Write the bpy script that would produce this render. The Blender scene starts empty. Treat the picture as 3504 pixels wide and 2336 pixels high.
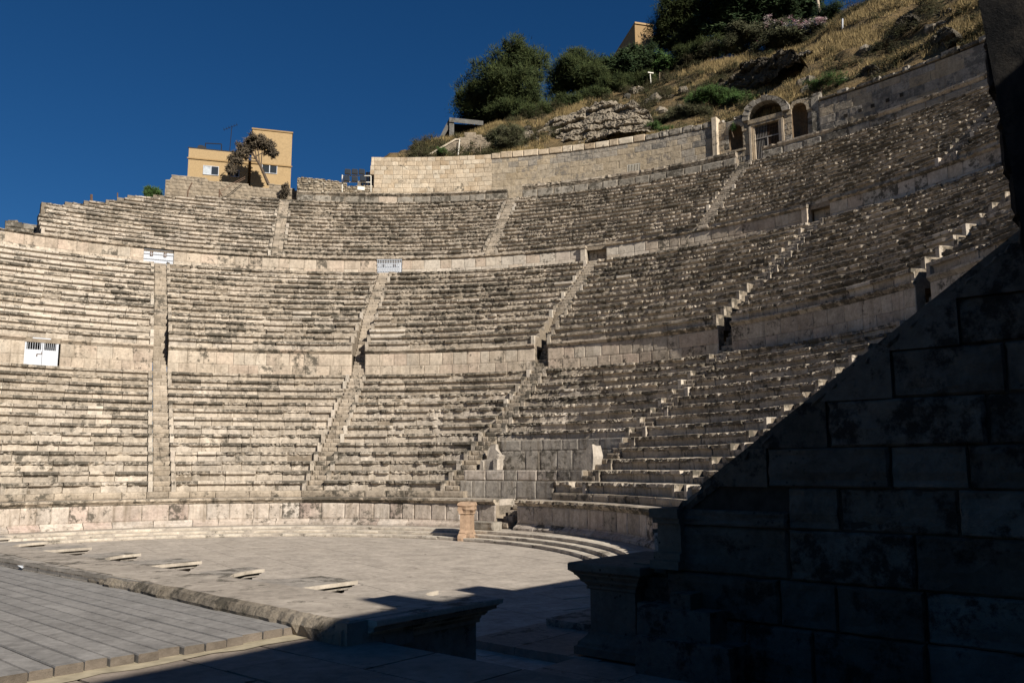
import bpy, math, random
from math import sin, cos, pi, radians as R, degrees as D, sqrt
from mathutils import Vector, Matrix, noise as MN
random.seed(7)
S = bpy.context.scene
COL = S.collection

# ------------------------------------------------------------------ camera
CAM = Vector((1.7707, -29.3550, 3.1386))
FW = Vector((0.28834176, 0.94661666, 0.14413858))
RT = Vector((0.95674259, -0.29091652, -0.00334694))
UP = Vector((-0.03876402, -0.13886858, 0.98955185))
cam = bpy.data.cameras.new('camera'); co = bpy.data.objects.new('camera', cam); COL.objects.link(co)
M = Matrix((RT, UP, -FW)).transposed().to_4x4(); M.translation = CAM
co.matrix_world = M
cam.sensor_width = 36; cam.lens = 2941.14 / 3504 * 36; cam.clip_end = 3000; cam.clip_start = .1
S.camera = co
# ------------------------------------------------------------------ sky, sun, exposure
SUN_AZ, SUN_EL = 158.0, 33.0          # azimuth clockwise from +y
w = bpy.data.worlds.new('World'); S.world = w; w.use_nodes = True
nt = w.node_tree; bg = nt.nodes['Background']
sky = nt.nodes.new('ShaderNodeTexSky'); sky.sky_type = 'NISHITA'; sky.sun_disc = False
sky.sun_elevation = R(SUN_EL); sky.sun_rotation = R(SUN_AZ)
sky.altitude = 900; sky.air_density = 1.0; sky.dust_density = 0.0; sky.ozone_density = 9.0
hsv = nt.nodes.new('ShaderNodeHueSaturation'); hsv.inputs['Saturation'].default_value = 1.14; hsv.inputs['Value'].default_value = 1.0
nt.links.new(sky.outputs[0], hsv.inputs['Color']); nt.links.new(hsv.outputs[0], bg.inputs[0]); bg.inputs[1].default_value = 0.036
sl = bpy.data.lights.new('sun', 'SUN'); so = bpy.data.objects.new('sun', sl); COL.objects.link(so)
sl.energy = 5.0; sl.angle = R(0.53); sl.color = (1.0, 0.94, 0.855)
so.location = (10, -60, 60)
SD = Vector((sin(R(SUN_AZ)) * cos(R(SUN_EL)), cos(R(SUN_AZ)) * cos(R(SUN_EL)), sin(R(SUN_EL))))
so.rotation_euler = SD.to_track_quat('Z', 'Y').to_euler()
S.view_settings.view_transform = 'Standard'; S.view_settings.look = 'None'
S.view_settings.gamma = 1; S.view_settings.exposure = 0.53; S.view_settings.use_curve_mapping = False

# ------------------------------------------------------------------ helpers
def ray(x, y):
    x *= 3504 / 2352; y *= 3504 / 2352
    return FW + RT * ((x - 1752) / 2941.14) - UP * ((y - 1168) / 2941.14)
def cyl(x, y, r):
    v = ray(x, y); a = v.x * v.x + v.y * v.y; b = 2 * (CAM.x * v.x + CAM.y * v.y); c = CAM.x ** 2 + CAM.y ** 2 - r * r
    t = (-b + sqrt(b * b - 4 * a * c)) / (2 * a); return CAM + v * t
def cyla(x, y, r):
    P = cyl(x, y, r); return D(math.atan2(P.x, P.y)), P.z
def pol(r, deg, z=0.0):
    a = R(deg); return Vector((r * sin(a), r * cos(a), z))
AX = R(57.0); UU = Vector((cos(AX), -sin(AX), 0)); NN = Vector((sin(AX), cos(AX), 0))
def sq(s, q, z=0.0): return UU * s + NN * q + Vector((0, 0, z))
SQROT = -AX                            # local x along UU, local y along NN

def tag(o, label=None, cat=None, group=None, kind=None):
    if label: o['label'] = label
    if cat: o['category'] = cat
    if group: o['group'] = group
    if kind: o['kind'] = kind
    return o
WL = {}
def empty(name, loc, label, cat, group=None):
    o = bpy.data.objects.new(name, None); COL.objects.link(o); o.location = loc; o.empty_display_size = .3
    WL[o] = Vector(loc); return tag(o, label, cat, group)
def mesh(name, vs, fs, mat, smooth=False):
    m = bpy.data.meshes.new(name); m.from_pydata([tuple(v) for v in vs], [], fs)
    if isinstance(mat, (list, tuple)):
        for k in mat: m.materials.append(k)
    else: m.materials.append(mat)
    if smooth: m.polygons.foreach_set('use_smooth', [True] * len(m.polygons))
    m.update(); return m
def put(name, me, loc=(0, 0, 0), rz=0.0, sc=(1, 1, 1), parent=None, rot=None):
    o = bpy.data.objects.new(name, me); COL.objects.link(o)
    L = Vector(loc); WL[o] = L
    if parent is not None:
        o.parent = parent; o.location = L - WL[parent]
    else: o.location = L
    o.rotation_euler = rot if rot else (0, 0, rz); o.scale = sc
    return o
def ball(c, mx):
    return c
class MB:
    def __init__(s): s.v = []; s.f = []
    def add(s, vs, fs):
        n = len(s.v); s.v += [Vector(v) for v in vs]; s.f += [tuple(i + n for i in f) for f in fs]
    def box(s, a, b, T=None, j=0.0):
        x0, y0, z0 = a; x1, y1, z1 = b
        vs = [Vector(p) for p in ((x0, y0, z0), (x1, y0, z0), (x1, y1, z0), (x0, y1, z0), (x0, y0, z1), (x1, y0, z1), (x1, y1, z1), (x0, y1, z1))]
        if j: vs = [v + Vector((random.uniform(-j, j), random.uniform(-j, j), random.uniform(-j, j))) for v in vs]
        if T: vs = [T(v) for v in vs]
        s.add(vs, [(0, 3, 2, 1), (4, 5, 6, 7), (0, 1, 5, 4), (1, 2, 6, 5), (2, 3, 7, 6), (3, 0, 4, 7)])
    def tube(s, pts, r, n=6, r1=None):
        pts = [Vector(p) for p in pts]; r1 = r if r1 is None else r1; b = len(s.v)
        for i, p in enumerate(pts):
            d = (pts[min(i + 1, len(pts) - 1)] - pts[max(i - 1, 0)]).normalized()
            a = d.orthogonal().normalized(); c = d.cross(a); rr = r + (r1 - r) * i / max(1, len(pts) - 1)
            for k in range(n): s.v.append(p + (a * cos(2 * pi * k / n) + c * sin(2 * pi * k / n)) * rr)
        for i in range(len(pts) - 1):
            for k in range(n):
                q = b + i * n; s.f.append((q + k, q + (k + 1) % n, q + n + (k + 1) % n, q + n + k))
        s.f.append(tuple(b + k for k in range(n))[::-1]); s.f.append(tuple(b + (len(pts) - 1) * n + k for k in range(n)))
    def prism(s, poly, z0, z1, T=None):
        n = len(poly); vs = [Vector((p[0], p[1], z0)) for p in poly] + [Vector((p[0], p[1], z1)) for p in poly]
        if T: vs = [T(v) for v in vs]
        s.add(vs, [tuple(range(n))[::-1], tuple(range(n, 2 * n))] + [(i, (i + 1) % n, n + (i + 1) % n, n + i) for i in range(n)])
    def obj(s, name, mat, parent=None, smooth=False, kind=None):
        L = WL[parent] if parent is not None else Vector((0, 0, 0))
        if parent is None and s.v:
            c = Vector((sum(v.x for v in s.v), sum(v.y for v in s.v), 0)) / len(s.v); c.z = min(v.z for v in s.v); L = c
        me = mesh(name, [v - L for v in s.v], s.f, mat, smooth)
        o = put(name, me, L, parent=parent)
        if kind: o['kind'] = kind
        return o
def n3(p, sc=1.0, seed=0): return MN.noise(Vector((p[0] * sc + seed * 13.7, p[1] * sc - seed * 7.1, p[2] * sc + seed * 3.3)))
def fbm(p, sc=1.0, o=4, seed=0):
    a = 0; k = 1; t = 0
    for i in range(o): a += n3(p, sc, seed + i) * k; t += k; k *= .5; sc *= 2.1
    return a / t
def lerp_tab(tab, x):
    if x <= tab[0][0]: return tab[0][1:]
    for a, b in zip(tab, tab[1:]):
        if x <= b[0]:
            t = (x - a[0]) / (b[0] - a[0]); return tuple(p + (q - p) * t for p, q in zip(a[1:], b[1:]))
    return tab[-1][1:]

# ------------------------------------------------------------------ materials
def newmat(name):
    m = bpy.data.materials.new(name); m.use_nodes = True; n = m.node_tree; p = n.nodes['Principled BSDF']
    p.inputs['Roughness'].default_value = .9; p.inputs['Specular IOR Level'].default_value = .15
    return m, n, p
def N(n, t, **k):
    x = n.nodes.new(t)
    for a, b in k.items():
        if a in x.inputs: x.inputs[a].default_value = b
        else: setattr(x, a, b)
    return x
def simple(name, c, rough=.7, metal=0, var=0.0, spec=.2):
    m, n, p = newmat(name); p.inputs['Roughness'].default_value = rough; p.inputs['Metallic'].default_value = metal
    p.inputs['Specular IOR Level'].default_value = spec
    p.inputs['Base Color'].default_value = (*c, 1)
    if var:
        g = N(n, 'ShaderNodeNewGeometry'); t = N(n, 'ShaderNodeTexNoise', Scale=6.0, Detail=5.0)
        n.links.new(g.outputs['Position'], t.inputs['Vector'])
        r = N(n, 'ShaderNodeMapRange'); r.inputs['From Min'].default_value = .3; r.inputs['From Max'].default_value = .7
        r.inputs['To Min'].default_value = 1 - var; r.inputs['To Max'].default_value = 1 + var
        n.links.new(t.outputs[0], r.inputs[0])
        h = N(n, 'ShaderNodeHueSaturation'); h.inputs['Color'].default_value = (*c, 1)
        n.links.new(r.outputs[0], h.inputs['Value']); n.links.new(h.outputs[0], p.inputs['Base Color'])
    return m
def mix(n, a, b, f, mode='MIX'):
    x = n.nodes.new('ShaderNodeMix'); x.data_type = 'RGBA'; x.blend_type = mode
    for s, v in ((6, a), (7, b)):
        if isinstance(v, tuple): x.inputs[s].default_value = (*v, 1)
        else: n.links.new(v, x.inputs[s])
    if isinstance(f, float): x.inputs[0].default_value = f
    else: n.links.new(f, x.inputs[0])
    return x.outputs[2]
def mrange(n, src, a, b, c=0.0, d=1.0):
    r = n.nodes.new('ShaderNodeMapRange'); n.links.new(src, r.inputs[0])
    for i, v in enumerate((a, b, c, d)): r.inputs[i + 1].default_value = v
    return r.outputs[0]
def mth(n, op, a, b):
    x = n.nodes.new('ShaderNodeMath'); x.operation = op
    for i, v in enumerate((a, b)):
        if isinstance(v, (int, float)): x.inputs[i].default_value = v
        else: n.links.new(v, x.inputs[i])
    return x.outputs[0]
KA = .68
def stone(name, cols, lich=.5, streak=.3, bump=.5, rnd=.18, lichcol=(.068, .060, .046), nose=0.0, sc=1.0, bdist=.03, pits=0.0, topclean=0.0):
    """cols: three base colours picked per stone; lich: amount of dark lichen patches"""
    cols = [tuple(v * KA for v in c) for c in cols]
    m, n, p = newmat(name); L = n.links.new
    g = N(n, 'ShaderNodeNewGeometry'); oi = N(n, 'ShaderNodeObjectInfo'); pos = g.outputs['Position']
    def nz(scale, det=6.0, rough=.6, vec=None):
        t = N(n, 'ShaderNodeTexNoise', Scale=scale * sc, Detail=det, Roughness=rough); L(vec or pos, t.inputs['Vector']); return t.outputs[0]
    cr = N(n, 'ShaderNodeValToRGB'); e = cr.color_ramp.elements
    e[0].position = .15; e[0].color = (*cols[0], 1); e[1].position = .9; e[1].color = (*cols[2], 1)
    k = e.new(.5); k.color = (*cols[1], 1); L(oi.outputs['Random'], cr.inputs[0])
    c = cr.outputs[0]
    big = nz(.55, 4.0)
    c = mix(n, c, cols[1], mrange(n, big, .35, .65))
    v = mth(n, 'ADD', mrange(n, nz(7.0, 8.0, .7), .28, .72, -.28, .28), mrange(n, nz(1.6, 5.0), .3, .7, -.2, .2))
    rr = mth(n, 'FRACT', mth(n, 'MULTIPLY', oi.outputs['Random'], 37.3), 0)
    v = mth(n, 'ADD', v, mrange(n, rr, 0, 1, 1 - rnd, 1 + rnd))
    hs = N(n, 'ShaderNodeHueSaturation'); L(c, hs.inputs['Color']); L(v, hs.inputs['Value']); c = hs.outputs[0]
    if streak:
        mp = N(n, 'ShaderNodeMapping'); mp.inputs['Scale'].default_value = (3.2, 3.2, .45); L(pos, mp.inputs[0])
        s1 = nz(1.1, 5.0, .6, mp.outputs[0])
        c = mix(n, c, (.16, .125, .085), mth(n, 'MULTIPLY', mrange(n, s1, .5, .72), streak))
    if lich:
        a = nz(2.6, 9.0, .75); b = nz(.23, 3.0)
        thr = mth(n, 'ADD', a, mrange(n, b, .3, .7, -.09, .09))
        r2 = mth(n, 'FRACT', mth(n, 'MULTIPLY', oi.outputs['Random'], 11.7), 0)
        thr = mth(n, 'ADD', thr, mrange(n, r2, 0, 1, -.07, .07))
        if nose:
            tc = N(n, 'ShaderNodeTexCoord'); sx = N(n, 'ShaderNodeSeparateXYZ'); L(tc.outputs['Object'], sx.inputs[0])
            thr = mth(n, 'ADD', thr, mrange(n, sx.outputs[2], .45, .85, -.06, nose))
        f = mth(n, 'MULTIPLY', mrange(n, thr, .60 - lich * .12, .68 - lich * .10), .88)
        if topclean:
            sn = N(n, 'ShaderNodeSeparateXYZ'); L(g.outputs['Normal'], sn.inputs[0])
            f = mth(n, 'MULTIPLY', f, mrange(n, sn.outputs[2], .5, .95, 1.0, 1 - topclean))
        c = mix(n, c, lichcol, f)
    if pits:
        vo = N(n, 'ShaderNodeTexVoronoi', Scale=9.0); L(pos, vo.inputs['Vector'])
        c = mix(n, c, (.03, .027, .022), mth(n, 'MULTIPLY', mrange(n, vo.outputs['Distance'], .12, .22, 1.0, 0.0), mth(n, 'MULTIPLY', mrange(n, nz(1.3), .5, .6), pits)))
    L(c, p.inputs['Base Color'])
    bp = N(n, 'ShaderNodeBump', Strength=bump, Distance=bdist)
    h = mth(n, 'ADD', nz(9.0, 10.0, .75), mth(n, 'MULTIPLY', nz(2.0, 4.0), 1.2))
    L(h, bp.inputs['Height']); L(bp.outputs[0], p.inputs['Normal'])
    return m
TAN = [(.54, .46, .36), (.61, .525, .42), (.69, .605, .50)]
M_seat = stone('seat_limestone', TAN, lich=.60, streak=.5, nose=.09, bump=.7, rnd=.18, topclean=.6)
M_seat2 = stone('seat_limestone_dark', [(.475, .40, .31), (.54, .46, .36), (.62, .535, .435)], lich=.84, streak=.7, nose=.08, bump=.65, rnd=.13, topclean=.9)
M_new = stone('seat_limestone_new', [(.66, .57, .46), (.69, .61, .50), (.64, .54, .44)], lich=.15, streak=.12, bump=.2, rnd=.06)
M_core = stone('rubble_mortar', [(.33, .27, .20)] * 3, lich=.6, streak=.3, bump=.9)
M_step = stone('stair_limestone', [(.42, .345, .255), (.48, .40, .305), (.54, .455, .355)], lich=.55, streak=.4, bump=.9, rnd=.2)
M_wall = stone('wall_limestone', [(.62, .49, .38), (.60, .50, .385), (.67, .585, .47)], lich=.28, streak=.45, bump=.4, rnd=.13)
M_corn = stone('cornice_limestone', [(.50, .41, .31), (.56, .47, .36), (.6, .52, .41)], lich=1.0, streak=.7, bump=.6, rnd=.15)
M_pink = stone('podium_limestone', [(.55, .43, .36), (.60, .51, .42), (.66, .585, .50)], lich=.30, streak=.6, bump=.6, rnd=.16)
M_ash = stone('ashlar_yellow', [(.56, .42, .27), (.70, .57, .41), (.80, .69, .53)], lich=.02, streak=.12, bump=.25, rnd=.10)
M_ash2 = stone('ashlar_old', [(.50, .395, .26), (.54, .44, .31), (.52, .44, .33)], lich=.30, streak=.45, bump=.9, rnd=.06, lichcol=(.17, .15, .125))
M_ash3 = stone('ashlar_stained', [(.42, .37, .30), (.46, .40, .32), (.46, .41, .34)], lich=.8, streak=.6, bump=.9, rnd=.08, lichcol=(.13, .12, .105))
M_grey = stone('grey_weathered_stone', [(.34, .30, .24), (.38, .34, .28), (.43, .385, .32)], lich=.8, streak=.4, bump=.8, rnd=.15)
M_slab = stone('tribune_slab', [(.42, .375, .315), (.46, .41, .345), (.52, .465, .39)], lich=.3, streak=.7, bump=.6, rnd=.10)
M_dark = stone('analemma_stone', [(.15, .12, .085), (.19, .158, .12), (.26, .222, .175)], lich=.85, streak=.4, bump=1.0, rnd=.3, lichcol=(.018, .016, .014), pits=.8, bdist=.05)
M_darkj = simple('dark_joint_and_recess', (.045, .037, .028), .95, var=.4)  # joint mortar; also backs of openings, their inner shade painted dark
M_floor = stone('orchestra_slab', [(.50, .435, .36), (.53, .462, .385), (.55, .48, .40)], lich=.0, streak=0, bump=.12, rnd=.03, sc=.8)
M_joint = simple('floor_joint', (.35, .30, .235), .95, var=.2)
M_curb = stone('curb_stone', [(.60, .52, .42), (.66, .58, .47), (.70, .63, .52)], lich=.12, streak=.1, bump=.3, rnd=.08)
M_deck = stone('deck_plank_stone', [(.285, .27, .25), (.31, .292, .27), (.335, .315, .29)], lich=0, streak=0, bump=.12, rnd=.07, sc=1.5)
M_deckend = stone('deck_plank_end', [(.17, .14, .11), (.20, .165, .13), (.22, .185, .145)], lich=.3, streak=0, bump=.8, rnd=.15)
M_pave = stone('stage_paving', [(.33, .27, .215), (.37, .305, .245), (.41, .34, .275)], lich=.4, streak=0, bump=.3, rnd=.12)
M_ledge = stone('ledge_stone', [(.46, .40, .33), (.49, .425, .35), (.51, .45, .375)], lich=.15, streak=0, bump=.25, rnd=.05)
M_ledgee = stone('ledge_edge_stone', [(.42, .355, .27)] * 3, lich=.7, streak=.5, bump=1.0, bdist=.06)
M_white = simple('white_paint', (.50, .52, .55), .5, var=.05)
M_cream = simple('cream_metal', (.70, .66, .56), .5)
M_black = simple('black_metal', (.02, .02, .022), .6)
M_rust = simple('rusty_steel', (.12, .075, .05), .8, var=.3)
M_glass = simple('window_glass', (.03, .035, .04), .08, spec=.6)
M_curt = simple('curtain_fabric', (.42, .45, .47), .9, var=.2)
M_plast = simple('ochre_plaster', (.37, .262, .138), .92, var=.09)
M_plastd = simple('ochre_plaster_trim', (.30, .20, .095), .92, var=.1)
M_block = stone('concrete_block', [(.36, .29, .205), (.40, .325, .235), (.44, .365, .27)], lich=.1, streak=.25, bump=.4, rnd=.1)
M_rub = stone('rubble_stone', [(.38, .31, .22), (.47, .39, .28), (.72, .66, .55)], lich=.25, streak=.1, bump=.8, rnd=.25)
M_rock = stone('hill_rock', [(.32, .27, .20), (.38, .32, .24), (.43, .37, .285)], lich=.75, streak=.3, bump=1.0, rnd=.15, bdist=.15, sc=.6, lichcol=(.07, .065, .055))
M_throne = stone('throne_limestone', [(.54, .475, .395)] * 3, lich=.15, streak=.35, bump=.7, rnd=.02)
M_altar = stone('red_sandstone', [(.46, .31, .20), (.50, .345, .23), (.50, .345, .23)], lich=.35, streak=.5, bump=.6, rnd=.02, lichcol=(.22, .09, .05))
M_wood = simple('weathered_wood', (.20, .15, .10), .9, var=.3)
M_bark = simple('bark', (.09, .065, .045), .95, var=.3)
M_rock2 = stone('shaded_hill_rock', [(.10, .085, .06), (.14, .12, .09), (.19, .165, .125)], lich=.9, streak=.3, bump=1.0, rnd=.2, bdist=.15, sc=.6, lichcol=(.02, .017, .012))  # shade of the rock overhangs put into a darker rock colour
M_tower = stone('shaded_tower_stone', [(.022, .020, .018)] * 3, lich=.8, streak=.2, bump=.9, rnd=.3, bdist=.05, lichcol=(.008, .008, .008))  # deep shade on the tower put into a near-black stone colour
def terrain_mat():
    m, n, p = newmat('hill_soil'); L = n.links.new
    g = N(n, 'ShaderNodeNewGeometry')
    a = N(n, 'ShaderNodeTexNoise', Scale=.35, Detail=7.0, Roughness=.7); L(g.outputs[0], a.inputs['Vector'])
    b = N(n, 'ShaderNodeTexNoise', Scale=3.0, Detail=8.0, Roughness=.7); L(g.outputs[0], b.inputs['Vector'])
    c = mix(n, (.19, .13, .06), (.12, .09, .05), mrange(n, a.outputs[0], .4, .6))
    c = mix(n, c, (.03, .027, .016), mrange(n, b.outputs[0], .5, .68))
    sn = N(n, 'ShaderNodeSeparateXYZ'); L(g.outputs['Normal'], sn.inputs[0])
    c = mix(n, (.10, .08, .05), c, mrange(n, sn.outputs[2], .35, .6))
    L(c, p.inputs['Base Color'])
    bp = N(n, 'ShaderNodeBump', Strength=.9, Distance=.3); L(b.outputs[0], bp.inputs['Height']); L(bp.outputs[0], p.inputs['Normal'])
    return m
M_soil = terrain_mat()
def leafmat(name, c1, c2, tr=.25):
    m, n, p = newmat(name); L = n.links.new
    g = N(n, 'ShaderNodeNewGeometry')
    a = N(n, 'ShaderNodeTexNoise', Scale=1.3, Detail=3.0); L(g.outputs['Position'], a.inputs['Vector'])
    c = mix(n, c1, c2, mrange(n, a.outputs[0], .35, .65))
    r = N(n, 'ShaderNodeHueSaturation'); L(c, r.inputs['Color']); L(mrange(n, g.outputs['Random Per Island'], 0, 1, .55, 1.5), r.inputs['Value'])
    L(r.outputs[0], p.inputs['Base Color']); p.inputs['Roughness'].default_value = .75
    return m
M_pine = leafmat('pine_needles', (.032, .046, .016), (.052, .062, .020))
M_dkgreen = leafmat('dark_leaves', (.022, .040, .016), (.040, .058, .022))
M_green = leafmat('green_leaves', (.045, .085, .022), (.06, .10, .03))
M_olive = leafmat('olive_leaves', (.085, .080, .045), (.065, .07, .035))
M_dry = leafmat('dry_leaves', (.085, .07, .05), (.12, .095, .065))
M_grass = leafmat('dry_grass', (.30, .22, .10), (.17, .125, .055))
M_scrub = leafmat('dry_scrub', (.050, .040, .022), (.042, .046, .018))
M_flow = leafmat('oleander_flowers', (.40, .37, .33), (.30, .13, .16))

# ------------------------------------------------------------------ stone piece meshes (shared)
def seat_variant(mode, seed):
    rnd = random.Random(seed); NX = 16 if mode in ('half', 'broken') else 9
    prof = [(.18, 0), (.175, .3), (.17, .54), (.14, .60), (.11, .655), (.02, .68), (0, .72), (0, .96), (.025, 1.0), (.30, 1.0), (.62, 1.0), (.98, 1.0)]
    ph = rnd.uniform(0, 100); cols = []
    b0 = rnd.uniform(0, .7); b1 = b0 + rnd.uniform(.25, .6)
    for i in range(NX + 1):
        x = -.5 + i / NX; u = i / NX; wv = 0
        if mode == 'broken': wv = .85 + .7 * MN.noise(Vector((u * 4, ph, 0)))
        elif mode == 'half':
            wv = max(0, min(1, min((u - b0) * 8, (b1 - u) * 8))) * (.8 + .4 * MN.noise(Vector((u * 5, ph, 0))))
        elif mode == 'worn': wv = .30 + .5 * abs(MN.noise(Vector((u * 5, ph, 1))))
        elif mode == 'intact': wv = .05 + .12 * abs(MN.noise(Vector((u * 6, ph, 1))))
        if mode in ('broken', 'half', 'worn') and i in (0, NX): wv += .15
        col = []
        for j, (y, z) in enumerate(prof):
            jn = MN.noise(Vector((u * 7 + ph, y * 9, z * 6)))
            if mode != 'new':
                y2 = y + jn * .018
                jh = MN.noise(Vector((u * 19 + ph, y * 20, z * 11)))
                if 4 <= j <= 8: y2 = y + wv * (.14 - y * .3) * (1 + .9 * jn) + jn * .02 + wv * jh * .045; z2 = z - wv * (.06 if j >= 7 else .0) * (1 + jn) - wv * abs(jh) * .035 * (j >= 7)
                elif j == 3: y2 = y + wv * .05; z2 = z + jn * .03
                elif j == 9: z2 = z - wv * .02 + jn * .015
                else: z2 = z + (jn * .012 if 0 < j < 9 else 0)
            else: y2, z2 = y, z
            if j >= 9: z2 += .02 * jn * (mode != 'new')
            xx = x
            if i in (0, NX) and 5 <= j <= 8 and mode in ('broken', 'half', 'worn'): xx = x * (1 - .03 * abs(jn) * 3)
            col.append((xx, y2, z2))
        cols.append(col)
    vs = [p for c in cols for p in c]; n = len(prof); fs = []
    for i in range(NX):
        for j in range(n - 1): a = i * n + j; fs.append((a, a + n, a + n + 1, a + 1))
    for i, flip in ((0, 0), (NX, 1)):
        b = len(vs); vs += [(cols[i][0][0], .98, 0)]; lp = [i * n + j for j in range(n)] + [b]
        fs.append(tuple(lp) if not flip else tuple(lp[::-1]))
    return vs, fs
def sv(mode, seed, mat, nm='seat_block'): v, f = seat_variant(mode, seed); return mesh(nm, v, f, mat)
SEAT = {}
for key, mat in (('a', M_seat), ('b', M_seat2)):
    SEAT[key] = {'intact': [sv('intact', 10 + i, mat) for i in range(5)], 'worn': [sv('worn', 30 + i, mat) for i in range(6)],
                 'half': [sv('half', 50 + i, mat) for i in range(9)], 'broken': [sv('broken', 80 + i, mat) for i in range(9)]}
SEATNEW = [sv('new', 5, M_new)]
def end_variant(mat):
    vs = []; P = [(0.0, 0), (0, .95), (.03, 1.0), (1.0, 1.0), (1.0, 0)]
    for x in (-.5, .5): vs += [(x, y, z) for y, z in P]
    fs = [(0, 5, 6, 1), (1, 6, 7, 2), (2, 7, 8, 3), (0, 1, 2, 3, 4), (9, 8, 7, 6, 5)]
    return mesh('end_block', vs, fs, mat)
ENDB = {'a': end_variant(M_seat), 'b': end_variant(M_seat2), 'n': end_variant(M_new)}
def block_variant(seed, mat, ero=.012, bulge=.012, depth=.3, nm='stone_block', nx=6, nz=5, gap=.0):
    rnd = random.Random(seed); ph = rnd.uniform(0, 99); vs = []; fs = []
    for i in range(nx + 1):
        for j in range(nz + 1):
            u, v = i / nx, j / nz
            # push the grid towards the rim so that edge rounding stays narrow
            uu = .5 - .5 * cos(pi * u); vv = .5 - .5 * cos(pi * v)
            e = (i in (0, nx)) + (j in (0, nz))
            nn = MN.noise(Vector((uu * 3 + ph, vv * 3, 0))); n2 = MN.noise(Vector((uu * 8 + ph, vv * 8, 5)))
            y = bulge * nn * 1.5 + ero * .5 * n2 + (ero * (1.5 + n2) if e else 0)
            x = uu - .5; z = vv
            if i in (0, nx): x *= 1 - abs(n2) * ero * 2.2
            if j in (0, nz): z = .5 + (z - .5) * (1 - abs(nn) * ero * 2.5)
            vs.append((x, y, z))
    m = nz + 1
    for i in range(nx):
        for j in range(nz): a = i * m + j; fs.append((a, a + m, a + m + 1, a + 1))
    rim = [i * m for i in range(nx + 1)] + [nx * m + j for j in range(1, m)] + [i * m + nz for i in range(nx - 1, -1, -1)] + [j for j in range(nz - 1, 0, -1)]
    b = len(vs)
    for r_ in rim: x, y, z = vs[r_]; vs.append((x, depth, z))
    k = len(rim)
    for i in range(k): fs.append((rim[(i + 1) % k], rim[i], b + i, b + (i + 1) % k))
    fs.append(tuple(b + i for i in range(k)))
    return mesh(nm, vs, fs, mat)
def bset(mat, n=8, **k): return [block_variant(200 + i, mat, **k) for i in range(n)]
B_wall = bset(M_wall, ero=.010, bulge=.006); B_pink = bset(M_pink, ero=.018, bulge=.015)
B_ash = bset(M_ash, ero=.014, bulge=.006); B_ash2 = bset(M_ash2, ero=.007, bulge=.02); B_ash3 = bset(M_ash3, ero=.008, bulge=.02); B_slab = bset(M_slab, 6, ero=.010, bulge=.012); B_grey = bset(M_grey, ero=.04, bulge=.03)
B_new = bset(M_new, 3, ero=.008, bulge=.003); B_step = bset(M_step, 6, ero=.02, bulge=.01, depth=.7, nm='step', nx=5, nz=3)
B_curb = bset(M_curb, 5, ero=.012, bulge=.008, depth=.6, nm='curb_block', nx=5, nz=3)
B_dark = bset(M_dark, 16, ero=.03, bulge=.035, depth=.5, nx=10, nz=7)
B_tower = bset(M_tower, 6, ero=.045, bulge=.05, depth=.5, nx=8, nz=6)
B_blk = bset(M_block, 4, ero=.02, bulge=.004, depth=.2, nm='concrete_block', nx=3, nz=3)
B_seatr = bset(M_seat2, 6, ero=.02, bulge=.02)
def prof_variant(prof, mat, nm, seed=0, wear=0.0, NX=6, depth=.6):
    ph = seed * 7.7; vs = []; fs = []; n = len(prof)
    for i in range(NX + 1):
        u = i / NX
        for j, (y, z) in enumerate(prof):
            q = MN.noise(Vector((u * 5 + ph, z * 5, 3)))
            wv = wear * max(0, q + .25)
            vs.append((u - .5, y + wv * max(0, .16 - y) + q * .006, z - (wv * .05 if z > .9 else 0)))
    for i in range(NX):
        for j in range(n - 1): a = i * n + j; fs.append((a, a + n, a + n + 1, a + 1))
    b = len(vs); vs += [(-.5, depth, 0), (.5, depth, 0)]
    fs.append(tuple(range(n)) + (b,)); fs.append(tuple(NX * n + j for j in range(n))[::-1] + (b + 1,))
    return mesh(nm, vs, fs, mat)
CP = [(.17, 0), (.165, .10), (.13, .14), (.13, .22), (.10, .30), (.06, .42), (.05, .50), (.02, .56), (0, .62), (0, .96), (.02, 1), (.6, 1)]
CORN = [prof_variant(CP, M_corn, 'cornice_block', i, w) for i, w in enumerate((.1, .2, .3, .7, 1.1, 1.6))]
CORNL = [prof_variant(CP, M_wall, 'cornice_block', i, w) for i, w in enumerate((.0, .1, .2))]
PP = [(0, 0), (0, .33), (.05, .36), (.07, .5), (.16, .58), (.18, .68), (.25, .78), (.26, 1), (.6, 1)]
PLIN = [prof_variant(PP, M_pink, 'plinth_block', i, .15) for i in range(4)]

def ringput(name, me, r, th, z, w_, h, parent, d=1.0, tilt=0.0):
    return put(name, me, pol(r, th, z), rz=-R(th), sc=(w_, d, h), parent=parent)

# ------------------------------------------------------------------ theatre dimensions
A0, DA, HW = -7.61, 25.144, .43
T1 = dict(n=14, r0=16.77, z0=1.99, run=.7807, rise=.5)
T2 = dict(n=14, r0=27.62, z0=10.67, run=.715, rise=.5214)
T3 = dict(n=15, r0=37.55, z0=19.20, run=.528, rise=.458)
def stair_ang(i): return A0 + DA * i
ordn = ['first', 'second', 'third', 'fourth', 'fifth', 'sixth', 'seventh']

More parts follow.
